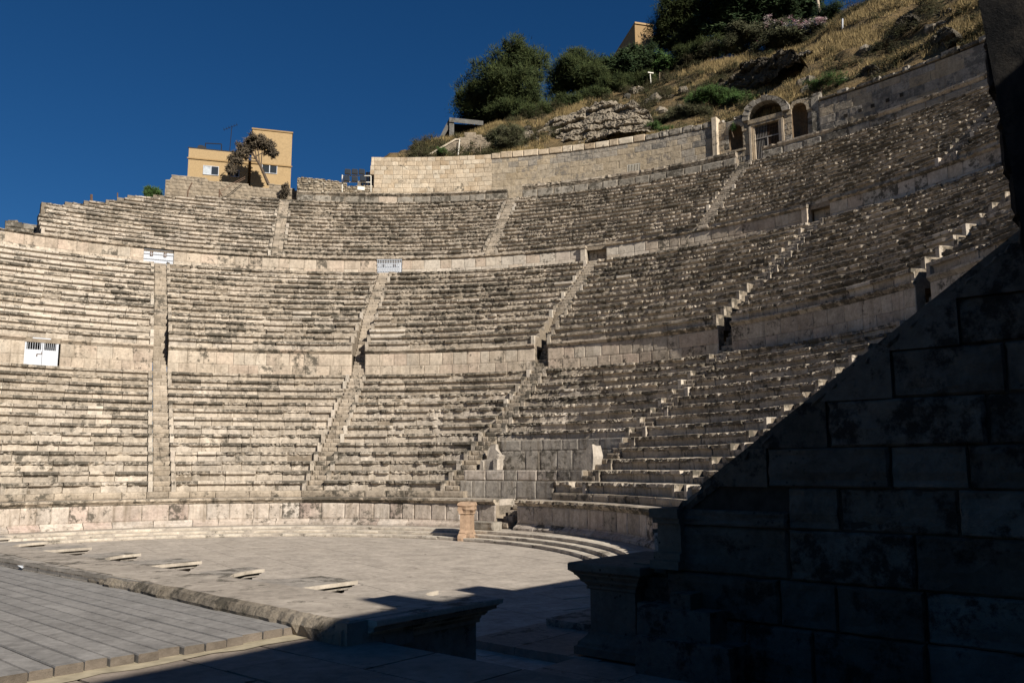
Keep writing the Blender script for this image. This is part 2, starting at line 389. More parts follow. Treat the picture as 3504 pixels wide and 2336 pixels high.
def core_wedge(tier, a, b, parent, starts=None, bottom=None, skip=()):
    """stepped rubble body under the seat blocks of one wedge"""
    mb = MB(); n, r0, z0, run, rise = tier['n'], tier['r0'], tier['z0'], tier['run'], tier['rise']
    for k in range(n):
        if k in skip: continue
        aa, bb = a(k), b(k)
        if starts: aa = max(aa, starts[k] + .1)
        if bb <= aa: continue
        m = max(1, int((bb - aa) / 2.5)); rf = r0 + k * run + .22; rb = r0 + (k + 1) * run + .35
        zt = z0 + (k + 1) * rise - .03; zb = bottom if bottom is not None else z0 - .3
        vs = []; fs = []
        for i in range(m + 1):
            t = aa + (bb - aa) * i / m
            vs += [pol(rf, t, zb), pol(rf, t, zt), pol(rb, t, zt), pol(rb, t, zb)]
        for i in range(m):
            q = i * 4; fs += [(q, q + 4, q + 5, q + 1), (q + 1, q + 5, q + 6, q + 2)]
        fs += [(0, 1, 2, 3), (4 * m + 3, 4 * m + 2, 4 * m + 1, 4 * m)]
        mb.add(vs, fs)
    mb.obj('rubble_core', M_core, parent)

def seat_wedge(tier, i0, i1, name, label, group, cond, starts=None, skip=(), plain=(), keyfn=None, limb=None, newfn=None):
    n, r0, z0, run, rise = tier['n'], tier['r0'], tier['z0'], tier['run'], tier['rise']
    lo = lambda k: stair_ang(i0) + D(HW / (r0 + k * run + .3))
    hi = lambda k: (limb(r0 + k * run) if limb else stair_ang(i1) - D(HW / (r0 + k * run + .3)))
    mid = (stair_ang(i0) + stair_ang(i1)) / 2
    e = empty(name, pol(r0, mid, z0), label, 'seating', group)
    core_wedge(tier, lo, hi, e, starts, skip=skip)
    rnd = random.Random(int(i0 * 100 + r0))
    for k in range(n):
        if k in skip: continue
        r = r0 + k * run; z = z0 + k * rise; a, b = lo(k), hi(k)
        if starts: a = max(a, starts[k])
        if b - a < .8: continue
        dw = D(1 / r)
        key = keyfn(k, mid) if keyfn else 'a'
        ew = .22 * dw
        fl = [0, 0]
        for side in (0, 1):
            if starts and side == 0 and starts[k] > lo(k): continue
            if limb and side == 1: continue
            if rnd.random() < (.75 if r0 < 20 else .5):
                t = a + ew / 2 if side == 0 else b - ew / 2
                ringput('end_block', ENDB['n' if rnd.random() < .12 else key], r + rnd.uniform(.0, .03), t, z, .215, rise, e, run + .1)
                fl[side] = 1
        a += ew * fl[0]; b -= ew * fl[1]
        if starts: a += rnd.uniform(0, .8) if starts[k] > lo(k) else 0
        t = a
        while t < b - .05 * dw:
            wd = rnd.uniform(.75, 1.65) * dw
            if b - (t + wd) < .6 * dw: wd = b - t
            if wd > 2.0 * dw: wd *= .5
            tm = t + wd / 2
            pi_, pw, ph_ = cond(k, tm); x = rnd.random()
            mode = 'intact' if x < pi_ else 'worn' if x < pi_ + pw else 'half' if x < pi_ + pw + ph_ else 'broken'
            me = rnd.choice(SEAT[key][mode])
            if newfn and newfn(k, tm, rnd): me = SEATNEW[0]
            if k in plain: me = rnd.choice(B_seatr)
            zz = z + rnd.uniform(-.012, .008); rr = r + rnd.uniform(-.015, .025) + (rnd.uniform(0, .035) if mode == 'broken' else 0)
            o = ringput('seat_block', me, rr, tm, zz, (wd / dw - .022) * (1 if rnd.random() < .5 else -1 if me not in SEATNEW else 1), rise * rnd.uniform(.985, 1.0), e, 1.0)
            if o.scale[0] < 0: o.scale[0] = -o.scale[0]
            t += wd
    return e

def staircase(steps, ang, name, label, group, w_=2 * HW - .06):
    e = empty(name, pol(steps[0][0], ang, steps[0][1]), label, 'stairs', group)
    rnd = random.Random(int(ang * 10 + steps[0][0]))
    for r, z, rise, run in steps:
        me = rnd.choice(B_step)
        if rnd.random() < .45:
            f = rnd.uniform(.35, .65) * w_
            for (x0, x1) in ((-w_ / 2, -w_ / 2 + f), (-w_ / 2 + f, w_ / 2)):
                P = pol(r + rnd.uniform(-.01, .02), ang, z); P += Vector((cos(R(ang)), -sin(R(ang)), 0)) * ((x0 + x1) / 2)
                put('step', me, P, rz=-R(ang), sc=(x1 - x0 - .01, run * 2.2, rise), parent=e)
        else: ringput('step', me, r + rnd.uniform(-.01, .02), ang, z, w_, rise, e, run * 2.2)
    return e

# -------- condition of the seats: (intact, worn, half) probabilities
def cond1(k, t):
    if k >= 7 and t < 17: return (.78, .14, .06)
    if k >= 11 and t < 42: return (.7, .18, .08)
    if t < 42: return (.10, .22, .42)
    return (.03, .30, .22)
def cond2(k, t):
    if t < -8 and (k >= 9 or k <= 3): return (.75, .15, .08)
    if k <= 1: return (.55, .25, .12)
    if t < 20: return (.30, .30, .28)
    return (.12, .34, .28)
def cond3(k, t):
    if t < 3: return (.48, .26, .18)
    return (.22, .34, .26) if t < 50 else (.08, .34, .28)
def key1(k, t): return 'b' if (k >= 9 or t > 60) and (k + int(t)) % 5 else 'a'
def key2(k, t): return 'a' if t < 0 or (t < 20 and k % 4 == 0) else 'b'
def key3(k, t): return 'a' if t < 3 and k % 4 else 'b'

# ------------------------------------------------------------------ ground and orchestra
def build_ground():
    mb = MB(); mb.add([(-900, -900, -.35), (900, -900, -.35), (900, 900, -.35), (-900, 900, -.35)], [(0, 1, 2, 3)])
    o = mb.obj('ground', M_soil); tag(o, kind='structure')
    e = bpy.data.objects.new('orchestra_floor', None); COL.objects.link(e); WL[e] = Vector((0, 0, 0)); tag(e, kind='structure')
    mb = MB(); pts = [pol(15.0, a, -.012) for a in range(0, 360, 6)]
    mb.add(pts, [tuple(range(len(pts)))[::-1]])
    mb.add([sq(2, -7, -.016), sq(24, -7, -.016), sq(24, 3, -.016), sq(2, 3, -.016)], [(0, 1, 2, 3)])
    o = mb.obj('mortar_bed', M_joint, e)
    vs, fs = [], []
    B = MB(); B.box((-.5, -.5, -.10), (.5, .5, 0)); me = mesh('paving_slab', B.v, B.f, M_floor)
    rnd = random.Random(3); ang = AX + R(17); cu = Vector((cos(ang), -sin(ang), 0)); cn = Vector((sin(ang), cos(ang), 0))
    row = -13.0; cnt = 0; rest = MB()
    while row < 13.2:
        h = rnd.uniform(.85, 1.1); x = -16 + rnd.uniform(0, 2)
        while x < 17:
            l = rnd.uniform(1.4, 3.0); c = cu * (x + l / 2) + cn * (row + h / 2); q = c.dot(NN); s_ = c.dot(UU)
            if (c.length < 13.3 or (s_ > 3 and q < 1.5 and s_ < 17.5)) and q > -7.3:
                dz = rnd.uniform(-.003, .003)
                put('paving_slab', me, c + Vector((0, 0, dz)), rz=-ang, sc=(l - .008, h - .008, 1), parent=e); cnt += 1
            x += l
        row += h
    # small litter leaves on the floor
    mb = MB(); rnd = random.Random(8)
    for i in range(60):
        a = rnd.uniform(0, 360); r = rnd.uniform(1, 12.4); P = pol(r, a, .006); s_ = rnd.uniform(.03, .09); b = rnd.uniform(0, 6.28)
        mb.add([P + Vector((cos(b + t) * s_, sin(b + t) * s_ * .6, rnd.uniform(0, .02))) for t in (0, 2.1, 4.2)], [(0, 1, 2)])
    o = mb.obj('fallen_leaves', M_dry); tag(o, kind='stuff')
    # three low ring steps
    e = empty('orchestra_steps', pol(12.93, 30, 0), 'three low curved steps of pale stone around the edge of the orchestra floor', 'steps')
    for k, (r, z) in enumerate(((12.93, 0), (13.38, .13), (13.85, .26))):
        t = -62.0; rnd = random.Random(k)
        pts = [(a, ) for a in range(-62, 139, 4)]
        B = MB(); vs = []
        for a in range(-62, 130, 3): vs += [pol(r + .03, a, z - .1), pol(r + .03, a, z + .12), pol(15.6, a, z + .12)]
        B.add(vs, [f for i in range(63) for f in ((i * 3, i * 3 + 3, i * 3 + 4, i * 3 + 1), (i * 3 + 1, i * 3 + 4, i * 3 + 5, i * 3 + 2))])
        B.obj('step_bed', M_ledge, e)
        while t < 126:
            wd = D(rnd.uniform(.8, 1.9) / r); ringput('curb_block', rnd.choice(B_curb), r + rnd.uniform(0, .02), t + wd / 2, z, R(wd) * r - .02, .13, e); t += wd
build_ground()

# ------------------------------------------------------------------ walls made of courses on a circle
def ring_wall(name, label, cat, r, courses, spans, blocks, wr=(.7, 1.2), cornice=None, seed=1, group=None, core=M_core, pick=None, back=.5, gap=.012):
    z0 = courses[0][0]; zt = courses[-1][1]
    e = empty(name, pol(r, (spans[0][0] + spans[-1][1]) / 2, z0), label, cat, group); rnd = random.Random(seed)
    mb = MB()
    for a, b in spans:
        m = max(1, int((b - a) / 2)); vs = []; fs = []
        for i in range(m + 1):
            t = a + (b - a) * i / m
            vs += [pol(r + .06, t, z0 - .2), pol(r + .06, t, zt - .03), pol(r + back + .2, t, zt - .03), pol(r + back + .2, t, z0 - .2)]
        for i in range(m): q = i * 4; fs += [(q, q + 4, q + 5, q + 1), (q + 1, q + 5, q + 6, q + 2), (q + 2, q + 6, q + 7, q + 3)]
        fs += [(0, 1, 2, 3), (4 * m + 3, 4 * m + 2, 4 * m + 1, 4 * m)]
        mb.add(vs, fs)
    mb.obj('wall_core', core, e)
    for ci, (za, zb) in enumerate(courses):
        for a, b in spans:
            t = a
            while t < b - 1e-4:
                wd = D(rnd.uniform(*wr) / r)
                if b - (t + wd) < D(wr[0] / r) * .7: wd = b - t
                bl = pick(ci, t, rnd) if pick else rnd.choice(blocks)
                if bl is not None:
                    ringput('stone_block', bl, r + rnd.uniform(-.012, .012), t + wd / 2, za, R(wd) * r - gap, zb - za - gap * .8, e)
                t += wd
    if cornice:
        za, zb, ov, meshes = cornice
        for a, b in spans:
            t = a
            while t < b - 1e-4:
                wd = D(rnd.uniform(1.0, 1.8) / r)
                if b - (t + wd) < D(.6 / r): wd = b - t
                mm = meshes(t, rnd) if callable(meshes) else rnd.choice(meshes)
                ringput('cornice_block', mm, r - ov, t + wd / 2, za, R(wd) * r - .008, zb - za, e); t += wd
    return e

# podium
RP = 15.33
GA, GB = 55.05, 59.75
ring_pod = dict(courses=[(.66, 1.42)])
def pod_corn(t, rnd): return rnd.choice(CORN[:3]) if t < 45 else rnd.choice(CORN[3:]) if t > 59 else rnd.choice(CORN[1:4])
for nm, lab, sp in (('podium_wall', 'long curved podium wall of pinkish slabs under a dark moulded cornice left of the central opening', (-62, GA)),
                    ('podium_wall', 'shaded curved podium wall with broken cornice right of the central opening', (GB, 134))):
    e = ring_wall(nm, lab, 'wall', RP, [(.66, 1.43)], [sp], B_pink, (.6, 1.25), (1.43, 1.68, .17, pod_corn), seed=5, back=1.0)
    t = sp[0]; rnd = random.Random(4)
    while t < sp[1] - 1e-4:
        wd = D(rnd.uniform(1.0, 1.9) / 15)
        if sp[1] - t - wd < 3: wd = sp[1] - t
        ringput('plinth_block', rnd.choice(PLIN), RP - .27, t + wd / 2, .39, R(wd) * 15 - .01, .28, e); t += wd
# walkway on top of the podium and the low foot step in front of the first row
def ring_slab(mb, r0, r1, a, b, z0, z1, st=3.0):
    m = max(1, int((b - a) / st)); vs = []; fs = []
    for i in range(m + 1):
        t = a + (b - a) * i / m; vs += [pol(r0, t, z0), pol(r0, t, z1), pol(r1, t, z1), pol(r1, t, z0)]
    for i in range(m): q = i * 4; fs += [(q, q + 4, q + 5, q + 1), (q + 1, q + 5, q + 6, q + 2), (q + 2, q + 6, q + 7, q + 3)]
    fs += [(0, 1, 2, 3), (4 * m + 3, 4 * m + 2, 4 * m + 1, 4 * m)]; mb.add(vs, fs)
e = empty('podium_walkway', pol(16, 30, 1.6), 'curved stone walkway and low foot step on top of the podium wall', 'walkway')
mb = MB(); ring_slab(mb, RP + .3, 17.1, -62, GA, 1.0, 1.672); ring_slab(mb, RP + .3, 17.1, GB, 138, 1.0, 1.672); ring_slab(mb, 17.0, 17.1, GA, GB, .3, 1.672); mb.obj('walkway_slab', M_ledge, e)
t = -61.0; rnd = random.Random(9)
while t < 136:
    wd = D(rnd.uniform(.9, 1.7) / 16.4)
    if not (43.6 < t + wd / 2 < 62.5): ringput('foot_step_block', rnd.choice(B_step), 16.36, t + wd / 2, 1.68, R(wd) * 16.4 - .02, .31, e, .9)
    t += wd
# steps in the central opening
st = [(15.35 + i * .34, .42 + i * .25, .25, .34) for i in range(5)]
staircase(st, (GA + GB) / 2 - .8, 'podium_stair', 'short broken stair rising through the central opening of the podium', None, .55)
B = MB(); T = lambda v: sq(0, 0) + v
o = put('fallen_block', block_variant(77, M_grey, .03, .03, .6, 'fallen_block'), pol(14.2, 55.6, .39), rz=-R(56), sc=(1.35, 1, .36))
tag(o, 'loose grey stone block lying in front of the opening in the podium', 'stone block')

# ------------------------------------------------------------------ lower tier
def tl(i): return stair_ang(i)
def limb_end(r): return 57 + 90 - D(math.asin(min(.99, 2.2 / r)))
lower_labels = {-2: 'lower tier seating wedge beyond the left edge of the picture', -1: 'lower tier seating wedge at the left edge with mostly straight seat edges',
    0: 'lower tier seating wedge right of the straight vertical stair', 1: 'lower tier seating wedge directly left of the broken throne',
    2: 'lower tier seating wedge above the tribune with the stone thrones', 3: 'lower tier seating wedge in raking light right of the tribune',
    4: 'lower tier seating wedge partly hidden behind the dark sloping wall'}
tribune = {0, 1, 2, 3, 4}
for i in range(-2, 5):
    kw = {}
    if i == 2: kw = dict(skip=(0, 1, 2, 3, 4))
    if i == 4: kw = dict(limb=lambda r: limb_end(r))
    def nf(k, t, rnd): return (k in (3, 7, 8, 11) and t < 5 and rnd.random() < .12) or (k == 0 and 10 < 0)
    seat_wedge(T1, i, i + 1, 'seating_wedge', lower_labels[i], 'lower tier seating wedges', cond1, keyfn=key1, newfn=nf, **kw)
for i in range(-1, 5):
    a = stair_ang(i)
    st = [(T1['r0'] + j * T1['run'] / 2, T1['z0'] + j * T1['rise'] / 2, T1['rise'] / 2, T1['run'] / 2) for j in range(28)]
    if i in (2,): pass
    staircase(st, a, 'staircase', {-1: 'lower tier stone stair outside the left edge of the picture', 0: 'lower tier stone stair rising straight up at the left', 1: 'lower tier stone stair second from the left, slanting up to the wall',
              2: 'lower tier stone stair directly left of the broken throne', 3: 'lower tier stone stair right of the thrones tribune', 4: 'lower tier stone stair next to the dark sloping wall'}[i], 'lower tier stairs')
# tribune between the third and fourth stair
a, b = stair_ang(2) + D(HW / 17), stair_ang(3) - D(HW / 18)
r0 = T1['r0']; ru = T1['run']
ring_wall('tribune_wall', 'plain grey slab wall below the stone platform with the thrones', 'wall', r0 + .02, [(1.68, 2.49)], [(a, b - 3.6)], B_slab, (.6, 1.2), seed=21, back=1.2)
ring_wall('tribune_platform', 'stone platform of pinkish blocks on which the broken thrones stand', 'platform', r0 + ru, [(2.49, 2.99)], [(a - .8, b + .1)], B_pink + B_slab, (.7, 1.3), seed=22, back=3.4)
ring_wall('tribune_back_wall', 'tall stained back wall between the two broken thrones', 'wall', r0 + 4 * ru + .05, [(2.99, 3.95), (3.95, 4.49)], [(a + 1.8, b + .9)], B_slab, (.8, 1.5), seed=23, back=.9)
ringput('seat_block', SEAT['a']['half'][0], r0 + 0, b - 1.8, 1.99, 1.0, .5, bpy.data.objects['tribune_wall'])
# thrones
def throne(th, z, flip, label, nm='stone_throne'):
    r = r0 + ru * 2.2
    e = empty(nm, pol(r, th, z), label, 'stone chair', 'broken stone thrones')
    def T(v): return pol(r, th, z) + Vector((cos(R(th)) * v.x * flip + sin(R(th)) * v.y, -sin(R(th)) * v.x * flip + cos(R(th)) * v.y, v.z))
    def rough(poly, y0, y1, seed, name):
        B = MB(); n = len(poly); L = 6
        for j in range(L + 1):
            y = y0 + (y1 - y0) * j / L
            for (x, zz) in poly:
                k = .05 * MN.noise(Vector((x * 4 + seed, y * 4, zz * 4)))
                B.v.append(T(Vector((x + k, y + k, zz + k * (zz > .05)))))
        for j in range(L):
            for i in range(n): q = j * n; B.f.append((q + i, q + (i + 1) % n, q + n + (i + 1) % n, q + n + i))
        B.f.append(tuple(range(n))[::-1]); B.f.append(tuple(range(L * n, L * n + n)))
        return B.obj(name, M_throne, e)
    rough([(-.50, 0), (.42, 0), (.46, .30), (.42, .50), (-.45, .50), (-.52, .28)], 0.08, .75, 1, 'seat')
    rough([(-.40, .5), (.36, .5), (.33, .80), (.14, 1.05), (.06, 1.28), (-.18, 1.32), (-.26, 1.15), (-.38, .95), (-.42, .72)], .55, .80, 2, 'backrest')
    rough([(.30, .50), (.52, .50), (.55, .70), (.45, .78), (.32, .66)], .1, .7, 3, 'armrest')
    rough([(.30, 0), (.56, 0), (.58, .55), (.30, .55)], -.06, .45, 4, 'side_panel')
    rough([(-.50, 0), (-.28, 0), (-.30, .42), (-.44, .46)], -.06, .15, 5, 'lion_foot')
    return e
t_, _ = cyla(1118, 1080, r0 + ru * 2); throne(t_, 2.99, 1, 'broken white stone throne at the left end of the platform')
t_, _ = cyla(1345, 1080, r0 + ru * 1.8)
B = MB()
e = empty('stone_throne', pol(r0 + ru * 2, t_, 2.99), 'toppled half of a white stone throne at the right end of the platform', 'stone chair', 'broken stone thrones')
def Tt(v): return pol(r0 + ru * 1.6, t_, 2.99) + Vector((cos(R(t_)) * v.x + sin(R(t_)) * v.y, -sin(R(t_)) * v.x + cos(R(t_)) * v.y, v.z))
for j in range(7):
    y = .1 + j * .11
    for (x, zz) in [(-.15, 0), (.45, 0), (.5, .6), (.40, 1.1), (.25, 1.12), (-.1, .72), (-.55, .62), (-.6, .5), (-.45, .25)]:
        k = .07 * MN.noise(Vector((x * 4 + 9, y * 4, zz * 4))); B.v.append(Tt(Vector((x + k, y + k, zz + k * (zz > .05)))))
for j in range(6):
    for i in range(9): q = j * 9; B.f.append((q + i, q + (i + 1) % 9, q + 9 + (i + 1) % 9, q + 9 + i))
B.f.append(tuple(range(9))[::-1]); B.f.append(tuple(range(54, 63)))
B.obj('throne_fragment', M_throne, e)

# ------------------------------------------------------------------ lower retaining wall and middle tier
dg0, dg1 = -22.8, -19.0
def spans(i0, i1, r, lo, hi, doors=()):
    cuts = [(stair_ang(i) - D(HW / r), stair_ang(i) + D(HW / r)) for i in range(i0, i1 + 1)] + list(doors)
    cuts = sorted(c for c in cuts if c[1] > lo and c[0] < hi); out = []; t = lo
    for c in cuts: out.append((t, c[0])); t = c[1]
    out.append((t, hi)); return out
def w1corn(t, rnd): return rnd.choice(CORNL) if rnd.random() < .45 else rnd.choice(CORN[:4])
for sp in spans(-1, 5, 27.7, -58, 128, [(dg0, dg1)]):
    mid = (sp[0] + sp[1]) / 2
    lab = {0: 'pale block retaining wall between the white door and the straight stair', 1: 'pale block retaining wall right of the straight stair, below the middle tier',
           2: 'retaining wall in the middle of the picture with new white cornice end', 3: 'retaining wall with brown water stains above the thrones', 4: 'shaded retaining wall above the rows next to the dark wall'}
    idx = 0 if -19 < mid < -7 else 1 if -7 < mid < 17 else 2 if 17 < mid < 42 else 3 if 42 < mid < 67 else 4 if 67 < mid < 93 else 5
    label = lab.get(idx, 'pale block retaining wall at the left edge beside the white door' if mid < 0 else 'retaining wall end behind the dark sloping wall')
    ring_wall('retaining_wall', label, 'wall', 27.75, [(8.97, 9.62), (9.62, 10.40)], [sp], B_wall, (.6, 1.25), (10.40, 10.67, .16, w1corn), seed=31 + idx, group='walls between lower and middle tier', back=.3)
mid_labels = {-2: 'middle tier seating wedge above the white steel door, with pale repaired rows', -1: 'middle tier seating wedge left of the straight stair with many new pale seat blocks',
    0: 'middle tier seating wedge between the two steel gates', 1: 'middle tier seating wedge right of the barred gate', 2: 'middle tier seating wedge in the centre right of the picture',
    3: 'middle tier seating wedge with dark weathered rows on the right', 4: 'middle tier seating wedge at the right with sunlit broken block ends'}
def new2(k, t, rnd): return (t < -9 and (k in (2, 3, 4, 11, 12, 13, 8, 9, 6)) and t < -13 + (k % 3) * 1.5 and rnd.random() < .75) or (k in (1, 2) and 19 < t < 24) or (rnd.random() < .012)
for i in range(-2, 4):
    if i == -2: continue
    seat_wedge(T2, i, i + 1, 'seating_wedge', mid_labels[i], 'middle tier seating wedges', cond2, keyfn=key2, newfn=new2)
seat_wedge(T2, -2, -1, 'seating_wedge', 'middle tier seating wedge outside the left edge of the picture', 'middle tier seating wedges', cond2, keyfn=key2)
seat_wedge(T2, 4, 5, 'seating_wedge', mid_labels[4], 'middle tier seating wedges', cond2, keyfn=key2)
seat_wedge(T2, 5, 6, 'seating_wedge', 'middle tier seating wedge behind the ruined tower', 'middle tier seating wedges', cond2, keyfn=key2, limb=lambda r: 138)
for i in range(-1, 6):
    a = stair_ang(i); st = []
    r, z = 27.72, 8.97
    zt5 = T2['z0'] + 5 * T2['rise']; n1 = 17
    for j in range(n1): st.append((r + j * (5 * T2['run']) / n1, z + j * (zt5 - z) / n1, (zt5 - z) / n1, 5 * T2['run'] / n1))
    for j in range(18): st.append((27.62 + (5 + j / 2) * T2['run'], zt5 + j * T2['rise'] / 2, T2['rise'] / 2, T2['run'] / 2))
    staircase(st, a, 'staircase', {-1: 'middle tier stair outside the left edge of the picture', 0: 'middle tier stair rising straight to the white gate', 1: 'middle tier stair rising to the barred gate',
              2: 'middle tier stair in the centre, rising to the plain niche', 3: 'middle tier stair on the right with a deep shaded foot', 4: 'middle tier stair of bright broken blocks beside the dark wall', 5: 'middle tier stair behind the ruined tower'}[i], 'middle tier stairs')
    mb = MB(); ring_slab(mb, 27.9 + .3, 29.5, a - D(HW / 27.7), a + D(HW / 27.7), 8.5, 8.96)
# ------------------------------------------------------------------ upper retaining wall and upper tier
dw2 = D(.95 / 37.6)
sp2 = []; t = -45
def w2pick(ci, t, rnd):
    if 21 < t < 48 or t > 70: return rnd.choice(B_new + B_wall[:1])
    return rnd.choice(B_wall)
cuts = []
for i in range(-1, 6):
    g0, g1 = {0: (-9.36, -6.25), 1: (16.62, 19.57), 2: (stair_ang(2) - .05 - 1.0, stair_ang(2) + 1.35)}.get(i, (stair_ang(i) - 1.1, stair_ang(i) + 1.1)); cuts.append((g0, g1))
w2l = ['pale wall above the middle tier at the far left edge', 'pale weathered wall left of the white steel gate', 'pale wall between the white gate and the barred gate', 'clean new block wall right of the barred gate', 'wall of large pale blocks right of the plain niche', 'wall ending at the projecting pilaster on the right', 'dim wall of large slabs running to the right edge', 'upper wall behind the ruined tower']
prev = -45.0
for i, c in enumerate(cuts + [(118, 119)]):
    ring_wall('retaining_wall', w2l[i], 'wall', 37.66, [(17.93, 18.32), (18.32, 19.02)], [(prev, c[0])], B_wall, (.75, 1.3), (19.02, 19.20, .16, lambda t, r_: r_.choice(CORN[1:6])), seed=60 + i, group='walls between middle and upper tier', pick=w2pick, back=.3)
    prev = c[1]
# backs of the plain niches
for i in (2, 3, 4):
    c = cuts[i + 1]; mid = (c[0] + c[1]) / 2
    ring_wall('wall_niche', {2: 'shallow plain niche in the upper wall with a shadow in it', 3: 'shallow niche beside the projecting pilaster', 4: 'shallow niche near the right edge, mostly hidden'}[i], 'niche', 38.3, [(17.9, 19.15)], [c], B_wall, (.6, 1), seed=70 + i, back=.3, group='plain niches in the upper wall')
starts = [-22.2, -22, -21.8, -19.6, -19.4, -19.3, -19.2, -17, -15.2, -13.1, -12, -11, -8.5, -5.0, 1.2]
up_labels = {-.5: 'upper tier seating wedge with a stepped ruined left end below the ochre house', .5: 'upper tier seating wedge below the row of floodlights', 1.5: 'upper tier seating wedge below the small barred window',
             2.5: 'upper tier seating wedge below the arched shrine and right of it', 3.5: 'upper tier seating wedge reaching the right edge of the picture'}
for i in (-.5, .5, 1.5, 2.5, 3.5):
    kw = {}
    if i == -.5: kw['starts'] = starts
    if i == 3.5: kw['limb'] = lambda r: 112
    seat_wedge(T3, i, i + 1, 'seating_wedge', up_labels[i], 'upper tier seating wedges', cond3, keyfn=key3, **kw)
for i, l in ((.5, 'upper tier stair below the rubble wall'), (1.5, 'upper tier stair between the floodlights and the barred window'), (2.5, 'upper tier stair leading to the arched shrine'), (3.5, 'upper tier stair near the right edge')):
    st = [(T3['r0'] + j * T3['run'] / 2, T3['z0'] + j * T3['rise'] / 2, T3['rise'] / 2, T3['run'] / 2) for j in range(30)]
    staircase(st, stair_ang(i), 'staircase', l, 'upper tier stairs')
# top landing and parapet course
e = empty('upper_walkway', pol(46, 50, 26), 'walkway behind the low parapet above the top seating row', 'walkway')
mb = MB(); ring_slab(mb, 45.4, 52, 1.5, 118, 24.5, 26.05); mb.obj('walkway_slab', M_core, e)
def cutsp(lo, hi, cs):
    out = []; t = lo
    for a, b in cs: out.append((t, a)); t = b
    out.append((t, hi)); return out
ring_wall('parapet', 'low grey parapet of large blocks above the top seating row, left part', 'parapet', 46.0, [(26.0, 26.85)], [(6.2, 29.3)], B_grey + B_wall[:3], (1.0, 1.9), (26.85, 27.15, .08, CORN), seed=81, group='parapets above the top row')
ring_wall('parapet', 'low grey parapet of large blocks between the upper stair and the shrine stair', 'parapet', 46.0, [(26.0, 26.95)], [(31.0, 54.0)], B_grey + B_ash2[:3], (1.2, 2.1), (26.95, 27.45, .05, CORN), seed=82, group='parapets above the top row')
ring_wall('parapet', 'low grey parapet of large blocks right of the shrine stair', 'parapet', 46.0, [(26.0, 26.95)], [(56.6, 108)], B_grey, (1.2, 2.2), (26.95, 27.3, .05, CORN), seed=83, group='parapets above the top row')

# ------------------------------------------------------------------ back wall on the hill side
def ashp(ci, t, rnd): return rnd.choice(B_ash)
cs = []; z = 26.0
while z < 32.0: cs.append((z, min(z + .43, 32.1))); z += .43
e = ring_wall('back_wall', 'crisp repaired ashlar wall of honey coloured blocks beside the floodlights', 'wall', 50.1, cs[3:], [(13.9, 26.6)], B_ash, (.55, .95), seed=91, back=.6, core=M_ash)
rnd = random.Random(2)
for ci, (za, zb) in enumerate(cs[3:]):       # toothed left end
    wd = D(rnd.uniform(.0, .55) / 50.1)
    if wd > .2: ringput('stone_block', rnd.choice(B_ash), 50.1, 13.9 - wd / 2, za, R(wd) * 50.1, .42, e)
cs2 = []; z = 26.2
while z < 31.3: h = rnd.uniform(.5, .7); cs2.append((z, min(z + h, 31.55))); z += h
win = (41.15, 42.5, 28.5, 29.6)
def pick2(ci, t, rnd):
    za, zb = cs2[ci]
    if ci < len(cs2) and win[0] - 1.0 < t < win[1] and za < win[3] and zb > win[2] + .1: return None
    if ci >= len(cs2) - 2 and rnd.random() < .8: return rnd.choice(B_ash3)
    if t > 43 and rnd.random() < .3: return rnd.choice(B_ash3)
    return rnd.choice(B_ash2)
ewall = ring_wall('back_wall', 'old weathered back wall with the small barred window left of the shrine', 'wall', 50.1, cs2, [(26.6, 50.0)], B_ash2, (.8, 1.6), seed=92, back=.6, pick=pick2, core=M_ash2, gap=.003)
t = 26.6
while t < 50:
    wd = D(rnd.uniform(.7, 1.5) / 50); ringput('coping_stone', rnd.choice(B_ash if t < 42 else B_grey), 50.0, t + wd / 2, 31.55, R(wd) * 50 - .03, rnd.uniform(.5, .62), ewall, 2.0); t += wd
# window jamb stones and bars
def flat(th0, r, z):
    P = pol(r, th0, z)
    def T(v): return P + Vector((cos(R(th0)) * v.x + sin(R(th0)) * v.y, -sin(R(th0)) * v.x + cos(R(th0)) * v.y, v.z))
    return T
mb = MB(); Tw = flat(41.8, 50.1, 28.5)
mb.box((-1.3, 0, -.6), (-.6, .3, 1.25), Tw, .01); mb.box((.6, 0, -.6), (1.3, .3, 1.25), Tw, .01); mb.box((-1.3, .01, 1.1), (1.3, .3, 1.75), Tw, .01); mb.box((-.6, .02, -.6), (.6, .3, .0), Tw, .01)
mb.obj('window_surround', M_ash2, ewall)
eg = empty('barred_window', Tw(Vector((0, 0, 0))), 'small window opening with white vertical bars in the old back wall', 'window')
mb = MB(); mb.box((-.6, .02, 0), (.6, .045, .0 + .04), Tw); mb.box((-.6, .02, 1.06), (.6, .045, 1.1), Tw); mb.obj('window_frame', M_cream, eg)
for i in range(9):
    mb = MB(); x = -.56 + i * .14; mb.box((x - .015, .0, .03), (x + .015, .03, 1.07), Tw); mb.obj('bar', M_cream, eg)
mb = MB(); mb.box((-.6, .2, 0), (.6, .24, 1.1), Tw); mb.obj('window_back', M_darkj, eg)
cs3 = []; z = 26.2
while z < 31.0: h = rnd.uniform(.5, .75); cs3.append((z, min(z + h, 31.45))); z += h
holes = [62.6, 63.9, 65.0, 66.3, 67.5]
ew3 = ring_wall('back_wall', 'long grey back wall right of the shrine with a row of square holes', 'wall', 50.1, cs3, [(60.2, 100)], B_ash3 + B_ash2[:3], (.8, 1.7), seed=93, back=.6, core=M_ash3, gap=.003)
t = 60.2
while t < 99:
    wd = D(rnd.uniform(.5, 1.6) / 50); ringput('coping_stone', rnd.choice(B_grey), 50.0, t + wd / 2, 31.45, R(wd) * 50 - .04, rnd.uniform(.15, .45), ew3, 1.8); t += wd
